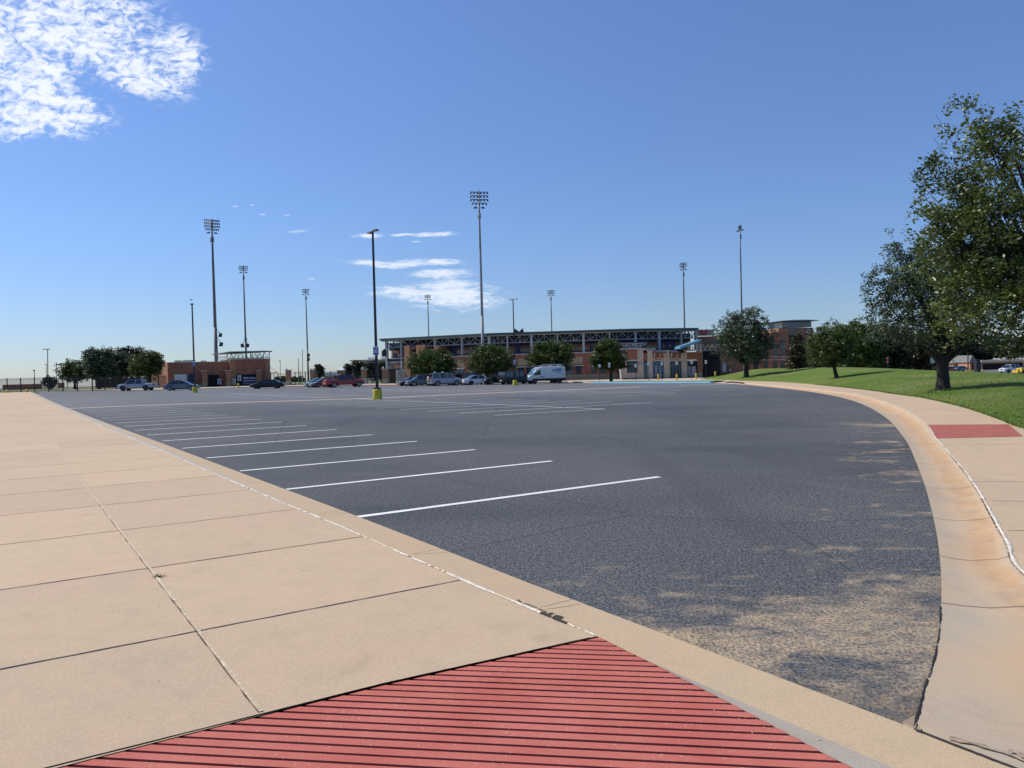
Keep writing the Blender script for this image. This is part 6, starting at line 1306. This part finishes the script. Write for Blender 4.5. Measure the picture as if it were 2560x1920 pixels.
def sh_red(root, H, Y):
    s_ = Y / FPX; mb = MB(); mb.box(-2 * s_, 2 * s_, -.05, -.02, H - 14 * s_, H); p_ = mb.build('panel', M['sign_red'], root, True); mb = MB(); mb.box(-1.6 * s_, 1.6 * s_, -.058, -.051, H - 2.5 * s_, H - .6 * s_); mb.box(-1.4 * s_, 1.4 * s_, -.058, -.051, H - 13.6 * s_, H - 11.5 * s_); mb.build('marking', M['sign_white'], p_, True)
msign(2332, 926, 92, 893, 'back of a grey round topped road sign by the thick oak trunk', 'sign', sh_round); msign(2219, 922, 95, 893, 'narrow red and white sign on a post behind the mound', 'sign', sh_red)
for px, y0, y1, Y, lb, mt, wd in ((2444, 936, 906, 150, 'thick dark square post right of the far house', 'black', 10), (2420.5, 930, 888, 160, 'thin dark lamp post right of the grey roofed house', 'black', 2)):
    b0 = at(px, y0 + 6, Y); tp = at(px, y1 - 8, Y); root = thing('utility_post', lb, 'post', b0); mb = MB(); w_ = wd * Y / FPX; mb.box(-w_ / 2, w_ / 2, -w_ / 2, w_ / 2, -1, tp.z - b0.z); mb.build('post', M[mt], root, True)
for i, (px, yy) in enumerate(((2417, 929), (2424, 928), (2450, 929), (2456, 928))):
    b0 = at(px, yy, 162); b0.z -= .6; root = thing('bollard', ['short yellow bollard left of the far thin post', 'short yellow bollard right of the far thin post', 'short yellow bollard right of the thick dark post', 'second short yellow bollard right of the thick dark post'][i], 'bollard', b0, 0, 'yellow bollards in the far right car park'); mb = MB(); mb.lathe([(.14, -.2), (.14, .95), (.08, 1.02)], 0, 0, 10); mb.build('post', M['bollard_y'], root, True)
for i, (px, yy, lb) in enumerate(((2538, 932, 'orange cone right of the white work pickup'), (2543, 932.5, 'second orange cone beside the yellow machine'))):
    b0 = at(px, yy, 150); root = thing('traffic_cone', lb, 'traffic cone', b0, 0, 'orange cones by the far pickup'); mb = MB(); mb.lathe([(.2, 0), (.2, .04)], 0, 0, 12); mb.build('base', M['orange'], root, True); mb = MB(); mb.lathe([(.15, .04), (.03, .75)], 0, 0, 12); mb.build('cone', M['orange'], root, True)
ym = at(2562, 934, 150); root = thing('yellow_machine', 'yellow skid machine cut by the right frame edge', 'machine', ym, 0); mb = MB(); mb.box(-1.1, 2.2, -.8, .8, .35, 1.1); mb.build('chassis', M['bollard_y'], root, True); mb = MB(); mb.box(0, 1.3, -.7, .7, 1.1, 2.0); mb.build('cab', M['black'], root, True)
for x in (-.6, 1.6):
    for sg in (-1, 1): wheel_parts(root, x, sg * .8, .38, sg, 'rim_dark', .25)
mb = MB(); mb.bar((-1.1, 0, .9), (-1.6, 0, .5), .2); mb.box(-1.9, -1.5, -.8, .8, .2, .7); mb.build('bucket', M['bollard_y'], root, True)
# five small dark birds standing on the lot by the corner, one bird in the air
for i, (px, py) in enumerate(((82.5, 982.2), (85.5, 983), (88.5, 983.8), (92, 984.6), (96, 985.4))):
    b0 = G(px, py); root = thing('bird', ['small dark bird nearest the lot corner', 'second bird along from the lot corner', 'middle bird of the five on the lot', 'fourth bird along from the lot corner', 'dark bird farthest along from the lot corner'][i], 'bird', b0, .4, 'dark birds standing on the lot'); s_ = .85
    mb = MB(); mb.loft([[(x * s_, math.cos(a) * r_ * s_, (z + math.sin(a) * r_) * s_) for a in [k * math.pi / 3 for k in range(6)]] for x, z, r_ in ((-.26, .16, .02), (-.14, .19, .05), (0, .22, .085), (.1, .26, .075), (.16, .33, .045), (.21, .36, .045), (.25, .36, .02), (.3, .355, .006))]); mb.bar((0, .03, 0), (.0, .03, .17), .012); mb.bar((0, -.03, 0), (.0, -.03, .17), .012); mb.build('body', M['black'], root, True, True)
b0 = at(478.3, 750, 97); root = thing('bird', 'small dark bird flying just left of the far left lamp head', 'bird', b0, 0); mb = MB(); mb.loft([[(x, math.cos(a) * r_, math.sin(a) * r_) for a in [k * math.pi / 3 for k in range(6)]] for x, r_ in ((-.18, .01), (-.08, .05), (.06, .06), (.15, .02))]); mb.face([(-.05, 0, .02), (.06, 0, .02), (.02, .3, .14), (-.03, .28, .13)]); mb.face([(-.05, 0, .02), (.06, 0, .02), (.02, -.3, .14), (-.03, -.28, .13)]); mb.build('body', M['black'], root, True)
# ------------------------------------------------------------------ daylight
SUN_AZ = R(108)          # measured counter-clockwise from +X... vector below
EL = R(47); AZL = R(20)  # sun stands to the left and a little beyond the viewer
to_sun = Vector((-math.cos(AZL) * math.cos(EL), math.sin(AZL) * math.cos(EL), math.sin(EL)))
sl = bpy.data.lights.new('sun', 'SUN'); sl.energy = 4.6; sl.angle = R(.53); sl.color = (1.0, .95, .86)
so = bpy.data.objects.new('sun', sl); col.objects.link(so); so.rotation_euler = to_sun.to_track_quat('Z', 'Y').to_euler(); so.location = (0, 0, 60)
w = bpy.data.worlds.new("World"); scene.world = w; w.use_nodes = True; nt = w.node_tree
bg = nt.nodes['Background']; sky = nt.nodes.new('ShaderNodeTexSky'); sky.sky_type = 'NISHITA'; sky.sun_disc = False
sky.sun_elevation = EL; sky.sun_rotation = math.atan2(to_sun.x, to_sun.y); sky.air_density = 1.0; sky.dust_density = .35; sky.ozone_density = 3.5; sky.altitude = 900
bg.inputs[1].default_value = .115
tc = N(nt, 'ShaderNodeTexCoord'); dv = tc.outputs['Generated']
sp = N(nt, 'ShaderNodeSeparateXYZ'); nt.links.new(dv, sp.inputs[0])
dx, dy, dz = sp.outputs
sv = N(nt, 'ShaderNodeCombineXYZ'); nt.links.new(dx, sv.inputs[0]); nt.links.new(dy, sv.inputs[1]); nt.links.new(mth(nt, 'MAXIMUM', dz, .004), sv.inputs[2]); nt.links.new(sv.outputs[0], sky.inputs['Vector'])
dyc = mth(nt, 'MAXIMUM', dy, .02); A_ = mth(nt, 'DIVIDE', dx, dyc); B_ = mth(nt, 'DIVIDE', dz, dyc)
zc = mth(nt, 'MAXIMUM', dz, .03)
cp = N(nt, 'ShaderNodeCombineXYZ'); nt.links.new(mth(nt, 'DIVIDE', dx, zc), cp.inputs[0]); nt.links.new(mth(nt, 'DIVIDE', dy, zc), cp.inputs[1]); plane = cp.outputs[0]
cab = N(nt, 'ShaderNodeCombineXYZ'); nt.links.new(A_, cab.inputs[0]); nt.links.new(B_, cab.inputs[1]); AB = cab.outputs[0]
fwd = mth(nt, 'GREATER_THAN', dy, .05)
def ab(px, py):
    d = ray(px, py); return d.x / d.y, d.z / d.y
def blob(px, py, rx, ry, ang=0, soft=.35):
    a0, b0 = ab(px, py); rx /= FPX; ry /= FPX
    mp = N(nt, 'ShaderNodeMapping', vector_type='TEXTURE'); mp.inputs['Location'].default_value = (a0, b0, 0); mp.inputs['Rotation'].default_value = (0, 0, R(ang)); mp.inputs['Scale'].default_value = (rx, ry, 1)
    nt.links.new(AB, mp.inputs['Vector']); ln = N(nt, 'ShaderNodeVectorMath', operation='LENGTH'); nt.links.new(mp.outputs[0], ln.inputs[0])
    return mth(nt, 'SUBTRACT', 1.0, ln.outputs['Value'])      # 1 at centre, 0 on the rim
def mx(*a):
    r_ = a[0]
    for x in a[1:]: r_ = mth(nt, 'MAXIMUM', r_, x)
    return r_
big = mx(blob(20, 60, 220, 220, 0), blob(150, 60, 320, 160, -8), blob(60, 170, 200, 120, -5), blob(330, 165, 190, 85, -22), blob(425, 150, 110, 105, 0), blob(140, 280, 170, 75, -8), blob(30, 300, 120, 60, 0), blob(290, 25, 90, 40, 0))
n1 = noise(nt, mapv(nt, plane, (1, .8, 1), (0, 0, R(28))), 5.5, 7, .6, .5); n2 = noise(nt, mapv(nt, AB, (1, 1.7, 1), (0, 0, R(22))), 62, 3, .6, .8)
m1 = mth(nt, 'ADD', mth(nt, 'MULTIPLY', mth(nt, 'MINIMUM', big, .5), .95), mth(nt, 'ADD', mth(nt, 'MULTIPLY', mth(nt, 'SUBTRACT', n1, .5), 1.35), mth(nt, 'MULTIPLY', mth(nt, 'SUBTRACT', n2, .5), 2.1)))
m1 = mth(nt, 'MULTIPLY', mrange(nt, m1, -.03, .74, 0, .93), mrange(nt, big, -.06, .42, 0, 1))
# low streaks
ns = noise(nt, mapv(nt, AB, (1, 5, 1), (0, 0, 0)), 17, 6, .66, 1.0); ns2 = noise(nt, mapv(nt, AB, (1, 3.2, 1)), 55, 5, .65, .8)
low = mx(mth(nt, 'MULTIPLY', blob(1130, 738, 165, 50, -4), 1.25), blob(1010, 730, 130, 26, -3), blob(1100, 685, 110, 18, 0), blob(1105, 655, 85, 13, -2), blob(920, 657, 85, 10, -4), blob(1085, 586, 75, 9, 2), blob(925, 590, 60, 9, 0), blob(1010, 660, 120, 14, 2), blob(1000, 588, 60, 6, 2))
m2 = mth(nt, 'ADD', mth(nt, 'MULTIPLY', low, 1.15), mth(nt, 'ADD', mth(nt, 'MULTIPLY', mth(nt, 'SUBTRACT', ns, .5), 2.4), mth(nt, 'MULTIPLY', mth(nt, 'SUBTRACT', ns2, .5), 2.0)))
m2 = mth(nt, 'MULTIPLY', mrange(nt, m2, .0, 1.15, 0, .78), mrange(nt, low, -.05, .5, 0, 1))
sm = mx(blob(588, 516, 14, 4), blob(630, 513, 10, 4), blob(657, 536, 14, 5), blob(745, 578, 38, 5, 4), blob(718, 538, 16, 3), blob(778, 697, 17, 4), blob(1040, 604, 20, 4))
m3 = mth(nt, 'MULTIPLY', mrange(nt, mth(nt, 'ADD', sm, mth(nt, 'MULTIPLY', mth(nt, 'SUBTRACT', ns2, .5), 1.5)), 0.05, 1.0, 0, .4), mrange(nt, sm, 0, .6, 0, 1))
cm = mth(nt, 'MULTIPLY', mx(m1, m2, m3), fwd)
shade = ramp(nt, n1, .35, .75, (7.4, 8.0, 9.2, 1), (9.0, 9.3, 9.9, 1))
# thin air glow toward the horizon is part of the sky texture itself
elr = N(nt, 'ShaderNodeValToRGB'); e_ = elr.color_ramp.elements; e_[0].position = 0.0; e_[0].color = (.63, .69, .86, 1); e_[1].position = .46; e_[1].color = (1.02, 1.12, 1.37, 1)
e2_ = elr.color_ramp.elements.new(.17); e2_.color = (.82, .915, 1.12, 1); nt.links.new(dz, elr.inputs[0])
skyc = mix(nt, 1.0, sky.outputs[0], elr.outputs[0], 'MULTIPLY')
cc = mix(nt, cm, skyc, shade)
nt.links.new(cc, bg.inputs[0])
scene.view_settings.view_transform = 'Standard'; scene.view_settings.look = 'None'; scene.view_settings.exposure = 0.0; scene.view_settings.gamma = 1.0
scene.cycles.use_denoising = True
scene.cycles.max_bounces = 6; scene.cycles.transparent_max_bounces = 4
